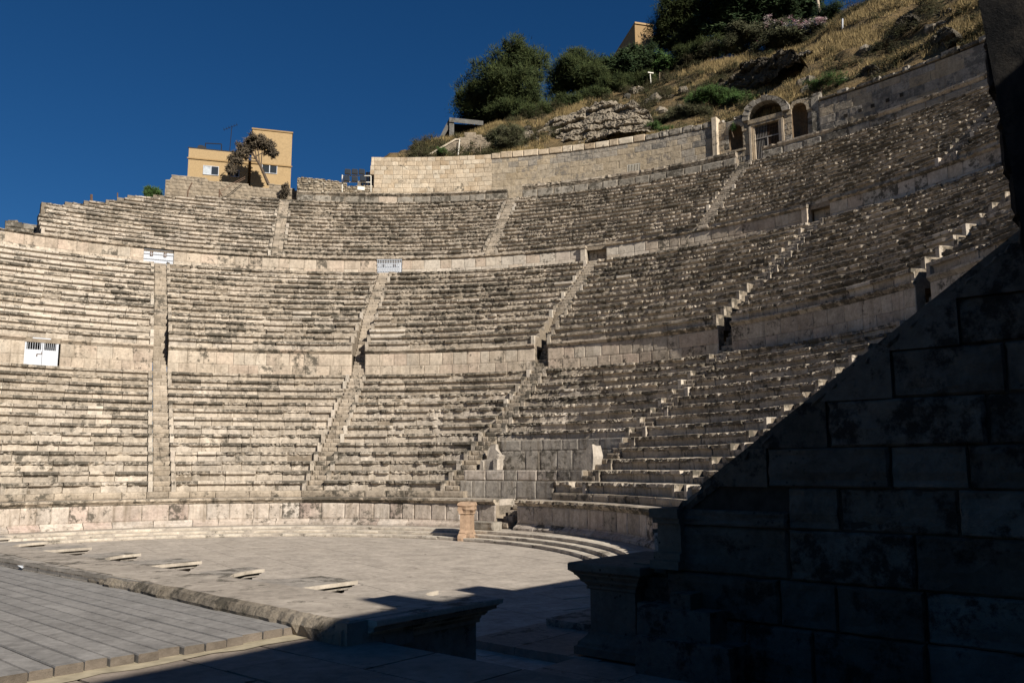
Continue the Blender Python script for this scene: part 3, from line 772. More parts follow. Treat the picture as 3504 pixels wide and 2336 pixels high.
for i, h in enumerate(holes):
    mb = MB(); Th = flat(h, 50.07, 29.45 + .06 * i); mb.box((-.14, 0, 0), (.14, .02, .28), Th)
    o = mb.obj('hole_shade_patch', M_darkj, ew3)  # flat dark plate on the wall face, painting the shade of a hole
# ------------------------------------------------------------------ arched shrine
M_niche = stone('shaded_niche_stone', [(.22, .15, .09)] * 3, lich=.9, streak=.7, bump=.8, rnd=.05)  # darker than the facade: shade inside the recesses put into the colour
Ts = flat(55.25, 50.1, 28.4)
es = empty('shrine', Ts(Vector((0, 0, 0))), 'ruined shrine in the back wall with a barred door, relieving arch and two round-headed niches', 'shrine')
def arch_poly(x0, x1, zs, n=10, z0=0.0):
    c = (x0 + x1) / 2; r = (x1 - x0) / 2
    return [(c + r * cos(pi * i / n), zs + r * sin(pi * i / n)) for i in range(n + 1)]
niches = [(-3.25, -2.05, .75, 2.35), (2.1, 3.35, .45, 2.75)]
rnd = random.Random(31)
# facade courses as single blocks, leaving out the openings
ops = [(-1.05, 1.05, -2.5, 2.6)] + [(a, b, zs, ze) for a, b, zs, ze in niches]
z = -2.4
while z < 3.2:
    h = min(rnd.uniform(.42, .55), 3.45 - z); iv = [(-4.3, 4.3)]
    for a, b, c, d in ops:
        if z < d + (.5 if a != -1.05 else 0) and z + h > c:
            nv = []
            for p, q in iv:
                if b <= p or a >= q: nv.append((p, q))
                else:
                    if a > p: nv.append((p, a))
                    if b < q: nv.append((b, q))
            iv = nv
    if z + h > 2.7:
        half = 1.45
        iv = [x for p, q in iv for x in (((p, min(q, -half)),) if p < -half else ()) + (((max(p, half), q),) if q > half else ())]
    for p, q in iv:
        x = p
        while x < q - 1e-3:
            l = rnd.uniform(.45, .95)
            if q - x - l < .3: l = q - x
            me = rnd.choice(B_ash2 + B_grey[:4]); put('stone_block', me, Ts(Vector((x + l / 2, rnd.uniform(-.01, .02), z))), rz=-R(55.25), sc=(l - .012, 1, h - .01), parent=es); x += l
    z += h
for a, b, zs, ze in niches:                  # half-round niches with domed heads
    c = (a + b) / 2; r = (b - a) / 2; mb = MB(); n = 12; vs = []
    for j, zz in enumerate((zs, ze)):
        for i in range(n + 1): vs.append(Ts(Vector((c - r * cos(pi * i / n), .02 + r * 1.5 * sin(pi * i / n), zz))))
    mb.add(vs, [(i, i + 1, n + 2 + i, n + 1 + i) for i in range(n)])
    vs = []
    for j in range(6):
        ph = pi / 2 * j / 5
        for i in range(n + 1): vs.append(Ts(Vector((c - r * cos(pi * i / n) * cos(ph), .02 + r * 1.5 * sin(pi * i / n) * cos(ph), ze + r * sin(ph)))))
    mb.add(vs, [(j * (n + 1) + i, j * (n + 1) + i + 1, (j + 1) * (n + 1) + i + 1, (j + 1) * (n + 1) + i) for j in range(5) for i in range(n)])
    mb.add([Ts(Vector(p)) for p in ((a, 0, zs), (b, 0, zs), (b, .6, zs), (a, .6, zs))], [(0, 1, 2, 3)])
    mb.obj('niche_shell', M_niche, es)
    for i in range(7):                        # small voussoirs
        mb = MB(); a0, a1 = pi * i / 7, pi * (i + 1) / 7 - .03
        pl = [(c + rr * cos(t), ze + rr * sin(t)) for rr, t in ((r, a0), (r + .26, a0), (r + .26, a1), (r, a1))]
        mb.add([Ts(Vector((x, yy, zz))) for yy in (-.07, .3) for x, zz in pl], [(3, 2, 1, 0), (4, 5, 6, 7), (0, 1, 5, 4), (1, 2, 6, 5), (2, 3, 7, 6), (3, 0, 4, 7)])
        mb.obj('voussoir', M_ash2, es)
    mb = MB(); mb.box((a - .35, -.08, ze - .14), (a - .0, .1, ze + .02), Ts, .01); mb.box((b, -.08, ze - .14), (b + .35, .1, ze + .02), Ts, .01); mb.box((a - .2, -.1, zs - .16), (b + .2, .1, zs), Ts, .01)
    mb.obj('niche_moulding', M_ash2, es)
ZA = 2.95
for i in range(11):                           # big relieving arch
    mb = MB(); a0, a1 = pi * i / 11 + .012, pi * (i + 1) / 11 - .012; ro = 1.95 + rnd.uniform(-.1, .14)
    pl = [(rr * cos(t), ZA + .88 * rr * sin(t)) for rr, t in ((1.45, a0), (ro, a0), (ro, (a0 + a1) / 2), (ro, a1), (1.45, a1))]
    mb.add([Ts(Vector((x, yy + rnd.uniform(-.03, .03), zz))) for yy in (-.28, .5) for x, zz in pl], [(4, 3, 2, 1, 0), (5, 6, 7, 8, 9)] + [(k, (k + 1) % 5, 5 + (k + 1) % 5, 5 + k) for k in range(5)])
    mb.obj('voussoir', M_grey, es)
mb = MB(); pl = [(1.46 * cos(pi * i / 14), ZA + .88 * 1.46 * sin(pi * i / 14)) for i in range(15)]
n = 15; mb.add([Ts(Vector((x, yy, zz))) for yy in (.0, 2.6) for x, zz in pl], [(i, i + 1, n + i + 1, n + i) for i in range(14)] + [tuple(range(n, 2 * n))])
mb.obj('arch_recess', M_niche, es)
mb = MB(); mb.box((-1.5, -.15, 2.62), (1.5, .5, 2.95), Ts, .02); mb.box((-1.38, -.1, 2.42), (1.38, .4, 2.62), Ts, .01); mb.obj('lintel', M_ash2, es)
for sx in (-1, 1):
    for j, (w0, w1, y) in enumerate(((1.0, 1.12, -.02), (1.12, 1.27, -.06), (1.27, 1.45, -.10))):
        mb = MB(); mb.box((min(sx * w0, sx * w1), y, -2.3), (max(sx * w0, sx * w1), .3, 2.44), Ts); mb.obj('jamb', M_ash, es)
mb = MB()
mb.box((-4.55, -.45, -2.4), (-4.15, .3, 3.9), Ts, .02); mb.obj('pilaster', M_ash, es)
mb = MB(); mb.box((3.75, -.12, -2.4), (4.3, .3, 3.5), Ts, .02); mb.obj('pilaster', M_grey, es)
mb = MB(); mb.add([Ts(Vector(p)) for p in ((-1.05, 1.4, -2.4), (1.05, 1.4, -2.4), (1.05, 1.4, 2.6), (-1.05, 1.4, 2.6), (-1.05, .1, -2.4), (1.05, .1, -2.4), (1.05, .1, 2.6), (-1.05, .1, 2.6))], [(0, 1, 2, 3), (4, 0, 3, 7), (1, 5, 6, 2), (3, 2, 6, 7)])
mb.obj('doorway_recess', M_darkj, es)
def loose(name, me, P, rz, sc, label, grp=None, cat='stone block'):
    o = put(name, me, P, rz=rz, sc=sc); tag(o, label, cat, grp); return o
for j in range(14):
    x = rnd.choice([-1, 1]) * rnd.uniform(1.7, 4.2); mm = block_variant(400 + j, M_grey, .1, .1, .6, 'rubble_block', 4, 4)
    put('rubble_block', mm, Ts(Vector((x, rnd.uniform(-.05, .3), 3.42))), rz=-R(55.25) + rnd.uniform(-.3, .3), sc=(rnd.uniform(.3, .8), rnd.uniform(.6, 1), rnd.uniform(.2, .5)), parent=es)
M_grbar = simple('grey_iron', (.25, .23, .21), .6)
egate = empty('shrine_gate', Ts(Vector((0, .15, -2.3))), 'tall iron bar gate closing the doorway of the shrine', 'gate')
for i in range(16):
    mb = MB(); x = -.98 + i * .131; mb.box((x - .012, .14, -2.3), (x + .012, .165, 2.42), Ts); mb.obj('bar', M_grbar if i < 8 else M_rust, egate)
for zz in [-1.9 + .33 * k for k in range(13)]:
    mb = MB(); mb.box((-1.0, .167, zz), (1.0, .18, zz + .02), Ts); mb.obj('cross_bar', M_rust, egate)
mb = MB(); mb.box((-1.0, .1, 1.25), (1.0, .135, 1.33), Ts); mb.box((-.03, .1, -2.3), (.05, .135, 1.25), Ts); mb.obj('gate_frame', M_grbar, egate)

# ------------------------------------------------------------------ steel doors and gates in the walls
def door_frame_T(th, r, z): return flat(th, r, z)
Td = flat((dg0 + dg1) / 2, 27.85, 8.97); hwd = R((dg1 - dg0) / 2) * 27.85
ed = empty('steel_door', Td(Vector((0, 0, 0))), 'white double steel door with barred top openings at the left edge', 'door')
for sx in (-1, 1):
    x0, x1 = (-hwd + .03, -.01) if sx < 0 else (.01, hwd - .15)
    mb = MB(); mb.box((x0, .0, .02), (x1, .05, .98), Td); mb.box((x0, 0, .98), (x0 + .07, .05, 1.62), Td); mb.box((x1 - .07, 0, .98), (x1, .05, 1.62), Td); mb.box((x0 + .07, 0, 1.55), (x1 - .07, .05, 1.62), Td)
    dl = mb.obj('door_leaf', M_white, ed)
    for j in range(6):
        mb = MB(); x = x0 + .07 + (x1 - x0 - .14) * (j + .5) / 6; mb.box((x - .01, .01, .98), (x + .01, .035, 1.55), Td); mb.obj('bar', M_white, dl)
mb = MB(); mb.box((-.28, -.03, .72), (-.02, -.005, .745), Td); mb.box((-.05, -.03, .72), (-.02, -.005, .86), Td); mb.box((-.3, -.04, .60), (-.24, -.005, .70), Td); mb.obj('bolt', M_rust, ed)
mb = MB(); mb.box((-hwd - .02, -.02, 0), (-hwd + .03, .1, 1.68), Td); mb.box((hwd - .15, -.02, 0), (hwd - .09, .1, 1.68), Td); mb.box((-hwd + .03, -.02, 1.62), (hwd - .15, .1, 1.68), Td); mb.obj('door_frame', M_white, ed)
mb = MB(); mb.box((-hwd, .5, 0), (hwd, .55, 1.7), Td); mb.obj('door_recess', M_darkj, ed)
mb = MB(); mb.box((-hwd - .15, -.02, 1.68), (hwd + .15, .5, 2.0), Td, .01); o = mb.obj('door_lintel', M_wall, ed)
def gate2(i, label, barred):
    c = cuts[i + 1]; th = (c[0] + c[1]) / 2; T = flat(th, 37.72, 17.90); hw = R((c[1] - c[0]) / 2) * 37.8
    e = empty('steel_gate', T(Vector((0, 0, 0))), label, 'gate', 'steel gates of the upper wall')
    mb = MB(); mb.box((-hw, .06, 0), (hw, .09, 1.26), T); mb.obj('gate_panel', M_white, e)
    if not barred:
        for j in range(13): mb = MB(); x = -hw + 2 * hw * (j + .5) / 13; mb.box((x - .02, .045, .02), (x + .02, .059, 1.24), T); mb.obj('panel_rib', M_white, e)
    for sx in (-.48, .42):
        mb = MB(); mb.box((sx * hw - .1, .0, .66), (sx * hw + .1, .03, .98), T); f = mb.obj('vent_opening', M_rust, e)
        mb = MB(); mb.box((sx * hw - .1, -.012, .81), (sx * hw + .1, -.002, .83), T); mb.box((sx * hw - .012, -.014, .66), (sx * hw + .012, -.003, .98), T); mb.obj('vent_bar', M_white, f)
    if barred:
        for j in range(15):
            mb = MB(); x = -hw + 2 * hw * (j + .5) / 15; mb.box((x - .02, -.16, 0), (x + .02, -.12, 1.2), T); mb.obj('bar', M_white, e)
        mb = MB(); [mb.box((-hw, -.19, z_), (hw, -.165, z_ + .045), T) for z_ in (.05, .42, .8, 1.14)]; mb.obj('cross_rail', M_white, e)
    else:
        mb = MB(); [mb.box((-hw, -.01, z_), (hw, .012, z_ + .03), T) for z_ in (.42, .8, 1.12)]; mb.obj('cross_rail', simple('grey_rail', (.35, .36, .38), .6), e)
        mb = MB(); mb.tube([T(Vector((.55 * hw, -.06, .28))), T(Vector((.75 * hw, -.06, .2)))], .04); mb.obj('padlock', M_black, e)
    mb = MB(); mb.box((-hw - .1, -.16, 1.24), (hw + .1, .4, 1.34), T, .0); mb.obj('gate_lintel', M_corn, e)
    mb = MB(); mb.box((-hw - .6, -.15, -.5), (hw + .6, .4, -.02), T); mb.obj('threshold', M_core, e)
gate2(0, 'white corrugated steel gate with two small square openings at the head of the straight stair', False)
gate2(1, 'white steel gate behind vertical bars at the head of the second stair', True)
# projecting wall ends at the niches
for i in (2, 3):
    c = cuts[i + 1]; T = flat(c[0], 37.66, 17.9); e = empty('wall_pilaster', T(Vector((0, 0, 0))), {2: 'pale pilaster end left of the plain niche in the upper wall', 3: 'sunlit projecting pilaster in the upper wall on the right'}[i], 'pilaster', 'pilasters of the upper wall')
    mb = MB(); mb.box((-.35, -.22, -.1), (0.02, .3, 1.12), T, .01); mb.obj('shaft', M_wall, e)
    mb = MB(); mb.box((-.4, -.30, 1.12), (0.06, .3, 1.32), T, .01); mb.obj('cap', M_corn, e)

# ------------------------------------------------------------------ stage: ledge, deck, paving
ZS, ZD, ZL = 1.50, 1.58, 1.70
e = bpy.data.objects.new('stage_pavement', None); COL.objects.link(e); WL[e] = Vector((0, 0, 0)); tag(e, kind='structure')
def Q(v): return sq(v.x, v.y, v.z)
mb = MB(); mb.box((-14, -40, -.3), (31, -8.82, ZS - .05), Q); mb.obj('stage_body', M_grey, e)
mb = MB(); mb.box((-14, -40, ZS - .05), (31, -8.84, ZS - .02), Q); mb.obj('mortar_bed', M_darkj, e)
B = MB(); B.box((-.5, -.5, -.09), (.5, .5, 0)); mp = mesh('paving_slab', B.v, B.f, M_pave)
rnd = random.Random(12); qy = -8.80; cnt = 0
while qy > -21:
    h = rnd.uniform(.75, .95); x = 16.6 + rnd.uniform(0, 1.1)
    if qy > -9: x = 18.3
    while x < 31:
        l = rnd.uniform(1.0, 1.9)
        put('paving_slab', mp, sq(x + l / 2, qy - h / 2, ZS + rnd.uniform(-.004, .003)), rz=SQROT, sc=(l - .03, h - .03, 1), parent=e); x += l
    qy -= h
mb = MB(); rnd = random.Random(3)
pl = [(18.1, -9.1)] + [(18.1, -9.1 - i * .25) for i in range(30)] + [(18.44 + rnd.uniform(-.05, .06), -9.1 - i * .25) for i in range(29, -1, -1)]
vs = [sq(a, b, ZS + .006) for a, b in pl]
mb.add(vs, [tuple(range(len(vs)))]); mb.obj('mortar_strip', simple('pale_mortar', (.34, .29, .20), .95, var=.25), e)
e = bpy.data.objects.new('stage_deck', None); COL.objects.link(e); WL[e] = Vector((0, 0, 0)); tag(e, kind='structure')
B = MB()
prof = [(-.5, -.10), (-.5, -.012), (-.47, 0), (.47, 0), (.5, -.012), (.5, -.10)]
for x in (-.5, .5): B.v += [Vector((x, a, b)) for a, b in prof]
B.f = [(i + 6, i, i + 1, i + 7)[::-1] for i in range(5)] + [(0, 1, 2, 3, 4, 5), (11, 10, 9, 8, 7, 6)]
md = mesh('deck_plank', B.v, B.f, [M_deck, M_deckend])
for p_ in md.polygons: p_.material_index = 1 if len(p_.vertices) == 6 else 0
qy = -9.02; rnd = random.Random(15); k = 0
while qy > -16.5:
    h = rnd.uniform(.19, .235); x = 18.26 + rnd.uniform(-.04, .05); off = (x - 8.5) * 0
    while x > -3:
        l = rnd.uniform(7.0, 14.0)
        # the deck edge runs slightly skewed to the theatre axis
        put('deck_plank', md, sq(x - l / 2, qy - h / 2 + (18.2 - x + l / 2) * .045, ZD + rnd.uniform(-.003, .006)), rz=SQROT - .045, sc=(l - .004 + (rnd.uniform(-.03, .03) if x > 17 else 0), h - .014 - (.012 if k % 2 else 0), 1), parent=e); x -= l
    qy -= h; k += 1
M_capg = stone('weathered_cap', [(.42, .375, .32)] * 3, lich=.1, streak=0, bump=.3, rnd=.03)
# pulpitum ledge with projecting piers and niches
ep = empty('stage_front', sq(12, -8, 0), 'low stone stage front with a flat ledge and alternating niches facing the orchestra', 'stage front')
tips = [-1.8, 0.0, 1.85, 3.65, 5.48, 7.31, 9.21, 11.06, 13.0, 14.68, 16.74, 18.2]
def outline(off):                    # top outline in (s,q); off grows the piers for the mouldings
    pts = []; QF = -7.08 + off; QB = -7.95 + off
    pts.append((-6, QF))
    for i, t_ in enumerate(tips):
        t2 = t_ + off; nx = t_ + 1.3 - off
        pts.append((t2, QF))
        if i == len(tips) - 1: nx = t_ + .42 - off
        if i % 2 == 0:
            pts += [(t2, QB), (nx, QB), (nx, QF)]
        else:
            c = (t2 + nx) / 2; r = (nx - t2) / 2
            dep = min(.87, max(.35, r * 1.5))
            pts += [(c - r * cos(pi * j / 8), QF - dep * sin(pi * j / 8)) for j in range(1, 8)] + [(nx, QF)]
    pts.append((19.2 + off, QF)); return pts
def lay(off, z0, z1, name, mat, qb=-8.9, send=19.2, mbx=None):
    o_ = outline(off); mb = MB(); poly = [(-6, qb)] + [(send + off, qb)] + [(a, b) for a, b in reversed(o_)]
    # split as strips between outline and a back line, so that the concave outline stays clean
    mb.prism(poly, z0, z1, Q); return mb.obj(name, mat, ep)
lay(0.0, 1.655, ZL, 'cap_slab', M_curb, -8.9, 19.2); lay(-.012, ZL, ZL + .004, 'cap_top', M_capg, -8.9, 19.2)  # whiter edge stone puts the sunlit rim into the colour
for o_, za, zb, m_ in ((-.03, 1.638, 1.655, M_corn), (-.05, 1.60, 1.638, M_capg), (-.085, 1.585, 1.60, M_curb), (-.12, 1.555, 1.585, M_corn), (-.135, 1.535, 1.555, M_curb), (-.17, 1.50, 1.535, M_corn), (-.18, 1.46, 1.50, M_curb)): lay(o_, za, zb, 'cornice_moulding', m_)  # alternating dark and pale layers paint the shade and lit fillets of the moulding
lay(-.21, .30, 1.46, 'front_wall', M_grey); lay(-.10, 0.0, .30, 'base_plinth', M_grey)
# ledge slabs on top with joints, rough edge towards the deck
rnd = random.Random(18); x = 19.0
while x > -6:
    l = rnd.uniform(1.3, 2.6); B = MB(); n = 14; y0 = -9.17 + (19 - x) * .048
    for i in range(n + 1):
        xx = x - l * i / n + (.012 if i == 0 else 0); ww = .05 * MN.noise(Vector((xx * 2.2, 0, 0))) + .04 * MN.noise(Vector((xx * 7, 3, 0)))
        yb = -9.17 + (19 - xx) * .048
        B.v += [sq(xx, -7.97 + .0, ZL + .009), sq(xx, yb + .10 + ww, ZL + .009), sq(xx, yb + .03 + ww, ZL - .02 + ww * .3), sq(xx, yb - .015 + ww, ZL - .09), sq(xx, yb + .0, ZS - .02)]
    for i in range(n): q_ = i * 5; B.f += [(q_ + j, q_ + 5 + j, q_ + 6 + j, q_ + 1 + j)[::-1] for j in range(4)]
    B.f += [(0, 1, 2, 3, 4)]
    me = mesh('ledge_slab', [v - WL[ep] for v in B.v], B.f, [M_ledge, M_ledgee])
    for p_ in me.polygons: p_.material_index = 1 if (p_.index < n * 4 and p_.index % 4 >= 1) else 0
    put('ledge_slab', me, WL[ep], parent=ep); x -= l + .012
mb = MB(); mb.box((17.6, -9.16, .0), (19.02, -8.85, 1.42), Q, .0); mb.box((18.9, -9.16, 1.42), (19.06, -8.3, 1.69), Q, .03); mb.obj('end_wall', M_grey, ep)
B_end = bset(M_grey, 3, ero=.08, bulge=.08, depth=.6)
# small floor step slabs beyond the stage, foot of the right podium end
rnd = random.Random(19)
er = empty('parodos_steps', sq(16, -2.5, 0), 'low stone step slabs at the foot of the dark pedestal', 'steps')
for (s0, s1, q0, q1, z0, z1) in ((14.83, 17.6, -2.95, -.9, 0.0, .14), (15.1, 17.5, -1.05, 1.2, .14, .27)):
    x = s0
    while x < s1:
        l = rnd.uniform(.8, 1.2); mb = MB(); mb.box((x, q0, z0 - .05), (min(x + l - .01, s1), q1, z1), Q, .006); mb.obj('step_slab', M_pave, er); x += l
er2 = bpy.data.objects.new('side_pavement', None); COL.objects.link(er2); WL[er2] = Vector((0, 0, 0)); tag(er2, kind='structure')
mb = MB(); mb.box((17.25, -8.8, -.3), (30, -2.5, .12), Q); mb.obj('pavement_body', M_pave, er2)
qy = -3.0
while qy > -8.6:
    h = rnd.uniform(.8, 1.0); x = 17.2
    while x < 27:
        l = rnd.uniform(1.2, 2.2); put('paving_slab', mp, sq(x + l / 2, qy - h / 2, .15 + rnd.uniform(-.004, .004)), rz=SQROT, sc=(l - .02, h - .02, 1), parent=er2); x += l
    qy -= h

# ------------------------------------------------------------------ pedestal, side steps, dark sloping wall, tower
eP = empty('corner_pedestal', sq(17.7, -2.4, .15), 'dark moulded pedestal with a projecting cornice at the end of the podium', 'pedestal')
def pl_box(ext, z0, z1, s0=17.27, s1=18.12, q0=-2.66, q1=-.6, j=.0):
    mb = MB(); mb.box((s0 - ext, q0 - ext, z0), (s1 + ext * .6, q1, z1), Q, j); return mb
M_ped = M_dark
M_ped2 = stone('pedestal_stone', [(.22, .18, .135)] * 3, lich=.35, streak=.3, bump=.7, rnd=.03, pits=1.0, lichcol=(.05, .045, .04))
def moulded(zs, nm):
    n = len(zs); B = MB()
    for ext, z in zs:
        e1 = ext; B.v += [sq(17.27 - e1, -.5, z), sq(17.27 - e1, -2.66 - e1, z), sq(18.12 + e1, -2.66 - e1, z), sq(18.12 + e1, -.5, z)]
    for i in range(n - 1):
        for k in range(4): a = i * 4 + k; b = i * 4 + (k + 1) % 4; B.f.append((a, b, b + 4, a + 4))
    B.f.append((0, 3, 2, 1)); B.f.append(((n - 1) * 4, (n - 1) * 4 + 1, (n - 1) * 4 + 2, (n - 1) * 4 + 3))
    return B.obj(nm, M_ped2, eP)
moulded([(.0, 1.17), (.03, 1.19), (.03, 1.23), (.05, 1.25), (.07, 1.28), (.11, 1.30), (.12, 1.34), (.16, 1.39), (.19, 1.41), (.19, 1.43), (.245, 1.47), (.26, 1.48), (.26, 1.58), (.245, 1.60)], 'cornice')
moulded([(0, .52), (0, 1.168)], 'shaft')
moulded([(.20, .17), (.20, .29), (.16, .31), (.15, .36), (.08, .42), (.04, .47), (.03, .50), (.0, .518)], 'base')
mb = MB(); mb.box((18.2, -2.75, .55), (18.42, -2.3, 1.05), Q, .01); mb.box((18.18, -2.8, .15), (18.46, -2.3, .30), Q, .01); mb.box((18.2, -2.77, .3), (18.44, -2.3, .55), Q, .02); mb.obj('side_pilaster', M_ped2, eP)
mb = MB(); mb.box((18.0, -2.5, 1.5), (18.6, -1.0, 1.62), Q, .01); mb.box((17.6, -2.3, 1.2), (18.5, -.5, 1.5), Q, .0); mb.obj('top_slab', M_ped2, eP)
est = empty('side_steps', sq(19, -2.9, .15), 'short flight of rough dark block steps against the sloping wall', 'steps')
for (s0, s1, z0, z1, q0) in ((18.15, 18.95, .15, 1.42, -2.55), (18.95, 19.25, .15, 1.30, -2.98), (18.45, 19.62, .15, 1.08, -3.12), (18.5, 20.0, .15, .66, -3.28)):
    mb = MB(); mb.box((s0, q0, z0), (s1, -2.45, z1), Q, .02); mb.obj('step', M_dark, est)
QW = -2.6
ew = empty('sloping_wall', sq(21, QW, .15), 'dark massive end wall of the seating with a straight sloping coping', 'wall')
s0w, z0w, sl = 18.95, 2.62, .705
def ztop(s): return z0w + (s - s0w) * sl
mb = MB(); pts = [(18.62, .1), (25.5, .1), (25.5, ztop(25.5) - .12), (s0w, z0w - .1), (18.62, 2.5)]
mb.add([sq(a, QW + y, z) for y in (.08, 1.1) for a, z in pts], [(4, 3, 2, 1, 0), (5, 6, 7, 8, 9)] + [(i, (i + 1) % 5, 5 + (i + 1) % 5, 5 + i) for i in range(5)])
mb.obj('wall_core', M_darkj, ew)
rnd = random.Random(44); cz = [.12, .93, 1.56, 2.26, 2.84, 3.39, 4.02, 4.65, 5.25, 5.85, 6.5, 7.1, 7.8]
for a, b in zip(cz, cz[1:]):
    s_ = 18.66 if a < 2.5 else s0w + (b - z0w) / sl + .31
    while s_ < 25.2:
        l = rnd.uniform(.7, 2.0); tp = min(b, 99)
        zt = min(b, ztop(s_ + l * .5) - .1)
        if a > 2.5 or ztop(s_) > b: zt = b
        else: zt = min(b, 2.5)
        if zt > a + .15:
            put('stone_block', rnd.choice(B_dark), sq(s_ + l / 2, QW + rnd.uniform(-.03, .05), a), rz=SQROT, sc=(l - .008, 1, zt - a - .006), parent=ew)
        s_ += l
    # wedge stone under the slope
    if a >= 2.6:
        sa = s0w + (a - z0w) / sl; sb = s0w + (b - z0w) / sl; mb = MB()
        pl = [(sa, a), (sb + .3, a), (sb + .3, b), (sb, b)]
        mb.add([sq(x, QW + y, z) for y in (.0, .6) for x, z in pl], [(3, 2, 1, 0), (4, 5, 6, 7)] + [(i, (i + 1) % 4, 4 + (i + 1) % 4, 4 + i) for i in range(4)])
        mb.obj('stone_block', M_dark, ew)
# coping along the slope: rough slabs
L_ = sqrt(1 + sl * sl); x = 0
while x < 6.4 * L_:
    l = rnd.uniform(.9, 1.6); B = MB(); n = 18
    for i in range(n + 1):
        t_ = (x + l * i / n) / L_; w_ = .05 * MN.noise(Vector((t_ * 4, 0, 1))) + .05 * MN.noise(Vector((t_ * 13, 0, 4)))
        for (yy, dz) in ((.05, -.22), (.0 + w_, -.12), (.04 + w_, -.03 + w_ * 2), (.3, .01 + w_), (1.1, .0)):
            B.v.append(sq(s0w - .15 + t_, QW + yy + w_ * .5, ztop(s0w - .15 + t_) + dz))
    for i in range(n): q_ = i * 5; B.f += [(q_ + j, q_ + 5 + j, q_ + 6 + j, q_ + 1 + j) for j in range(4)]
    B.f += [(0, 1, 2, 3, 4), tuple(n * 5 + j for j in range(5))[::-1]]
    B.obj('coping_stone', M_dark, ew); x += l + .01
mb = MB()
for ext, za, zb in ((.10, 1.6, 1.72), (.05, 1.72, 1.84), (0, 1.84, 2.28), (.05, 2.28, 2.36), (.09, 2.36, 2.50)):
    mb.box((18.58 - ext, QW - .10 - ext, za), (18.98, QW + .9, zb), Q, .004)
mb.obj('end_pilaster', M_ped2, ew)
# ruined tower rising from the wall, its block courses and body
et = empty('ruined_tower', sq(26, -1, 4), 'black shaded ruined tower at the right edge above the sloping wall', 'tower')
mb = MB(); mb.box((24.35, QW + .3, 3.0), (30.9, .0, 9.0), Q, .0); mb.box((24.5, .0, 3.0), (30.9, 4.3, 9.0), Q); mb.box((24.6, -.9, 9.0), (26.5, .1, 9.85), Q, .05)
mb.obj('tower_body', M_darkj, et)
z = 5.6; rnd = random.Random(51)
while z < 9.6:
    h = rnd.uniform(.5, .7); s_ = 23.72 - (z - 5.8) * .085 + rnd.uniform(-.05, .04)
    while s_ < 30.8:
        l = rnd.uniform(.9, 1.7); 
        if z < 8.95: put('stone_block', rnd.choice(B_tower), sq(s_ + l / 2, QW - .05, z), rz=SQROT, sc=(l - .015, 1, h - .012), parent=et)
        s_ += l
    z += h
mb = MB(); pl = [(23.90, 4.9), (24.6, 4.9), (24.6, 9.2), (23.54, 9.2)]
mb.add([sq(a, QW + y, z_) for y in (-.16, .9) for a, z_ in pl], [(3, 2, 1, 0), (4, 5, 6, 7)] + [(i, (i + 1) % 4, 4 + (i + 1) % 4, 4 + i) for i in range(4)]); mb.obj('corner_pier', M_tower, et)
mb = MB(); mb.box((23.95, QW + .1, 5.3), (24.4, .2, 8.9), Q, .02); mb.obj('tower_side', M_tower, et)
ev = empty('stage_side_wall', sq(30, -9, 1.4), 'tall ruined side wall of the stage building outside the right edge', 'wall')
prof_ = [(-24, 9.0), (-13, 9.05), (-10.5, 9.15), (-10.48, 9.65), (-9.98, 9.65), (-9.95, 9.1), (-9.0, 9.2), (-8.4, 11.6), (-2.5, 12.2), (-2.5, .1), (-24, .1)]
mb = MB(); n = len(prof_)
mb.add([sq(s_, q_, z_) for s_ in (30.0, 31.2) for q_, z_ in prof_], [tuple(range(n)), tuple(range(n, 2 * n))[::-1]] + [((i + 1) % n, i, n + i, n + (i + 1) % n) for i in range(n)])
mb.obj('wall_body', M_dark, ev)

# ------------------------------------------------------------------ small altar pillar on the orchestra edge
ea = empty('altar_pillar', Vector((10.95, 7.55, 0)), 'small reddish stone altar pillar at the edge of the orchestra', 'pillar')
def octa(zs, nm, parent, c, rot, mat, seed=0, nz_=.0, sides=4):
    B = MB(); n = sides * 4
    for r, z in zs:
        for k in range(n):
            f = k / n * sides; i = int(f); u = f - i; a0 = rot + 2 * pi * i / sides; a1 = rot + 2 * pi * (i + 1) / sides
            p = Vector((cos(a0), sin(a0), 0)).lerp(Vector((cos(a1), sin(a1), 0)), u) * r
            q = c + p + Vector((0, 0, z)); w_ = nz_ * n3(q, 5, seed); B.v.append(q + Vector((w_, w_, w_ * (z > .02))))
    for j in range(len(zs) - 1):
        for k in range(n): a = j * n + k; b = j * n + (k + 1) % n; B.f.append((a, b, b + n, a + n))
    B.f.append(tuple(range(n))[::-1]); B.f.append(tuple((len(zs) - 1) * n + k for k in range(n)))
    return B.obj(nm, mat, parent)
pc = Vector((10.95, 7.55, 0)); pr = R(22)
octa([(.50, 0), (.51, .12), (.50, .22), (.46, .30), (.44, .34)], 'base', ea, pc, pr, M_altar, 1, .07)
octa([(.44, .34), (.42, .40), (.385, .45), (.38, .8), (.38, 1.10)], 'shaft', ea, pc, pr, M_altar, 2, .012)
octa([(.385, 1.10), (.45, 1.14), (.43, 1.19), (.46, 1.26), (.53, 1.33), (.50, 1.42), (.54, 1.50), (.50, 1.60), (.46, 1.63)], 'capital', ea, pc, pr, M_altar, 3, .05)
# litter on the deck
B = MB(); P = sq(10.9, -8.86 - .05, ZD + .03); rnd = random.Random(6)
for i in range(14): a = rnd.uniform(0, 6.3); B.v.append(P + Vector((cos(a) * rnd.uniform(.02, .10), sin(a) * rnd.uniform(.02, .1), rnd.uniform(-.02, .05))))
B.f = [(i, (i + 1) % 14, (i + 5) % 14) for i in range(14)]
tag(B.obj('crumpled_paper', M_white), 'crumpled white scrap of paper on the deck by the ledge', 'litter')

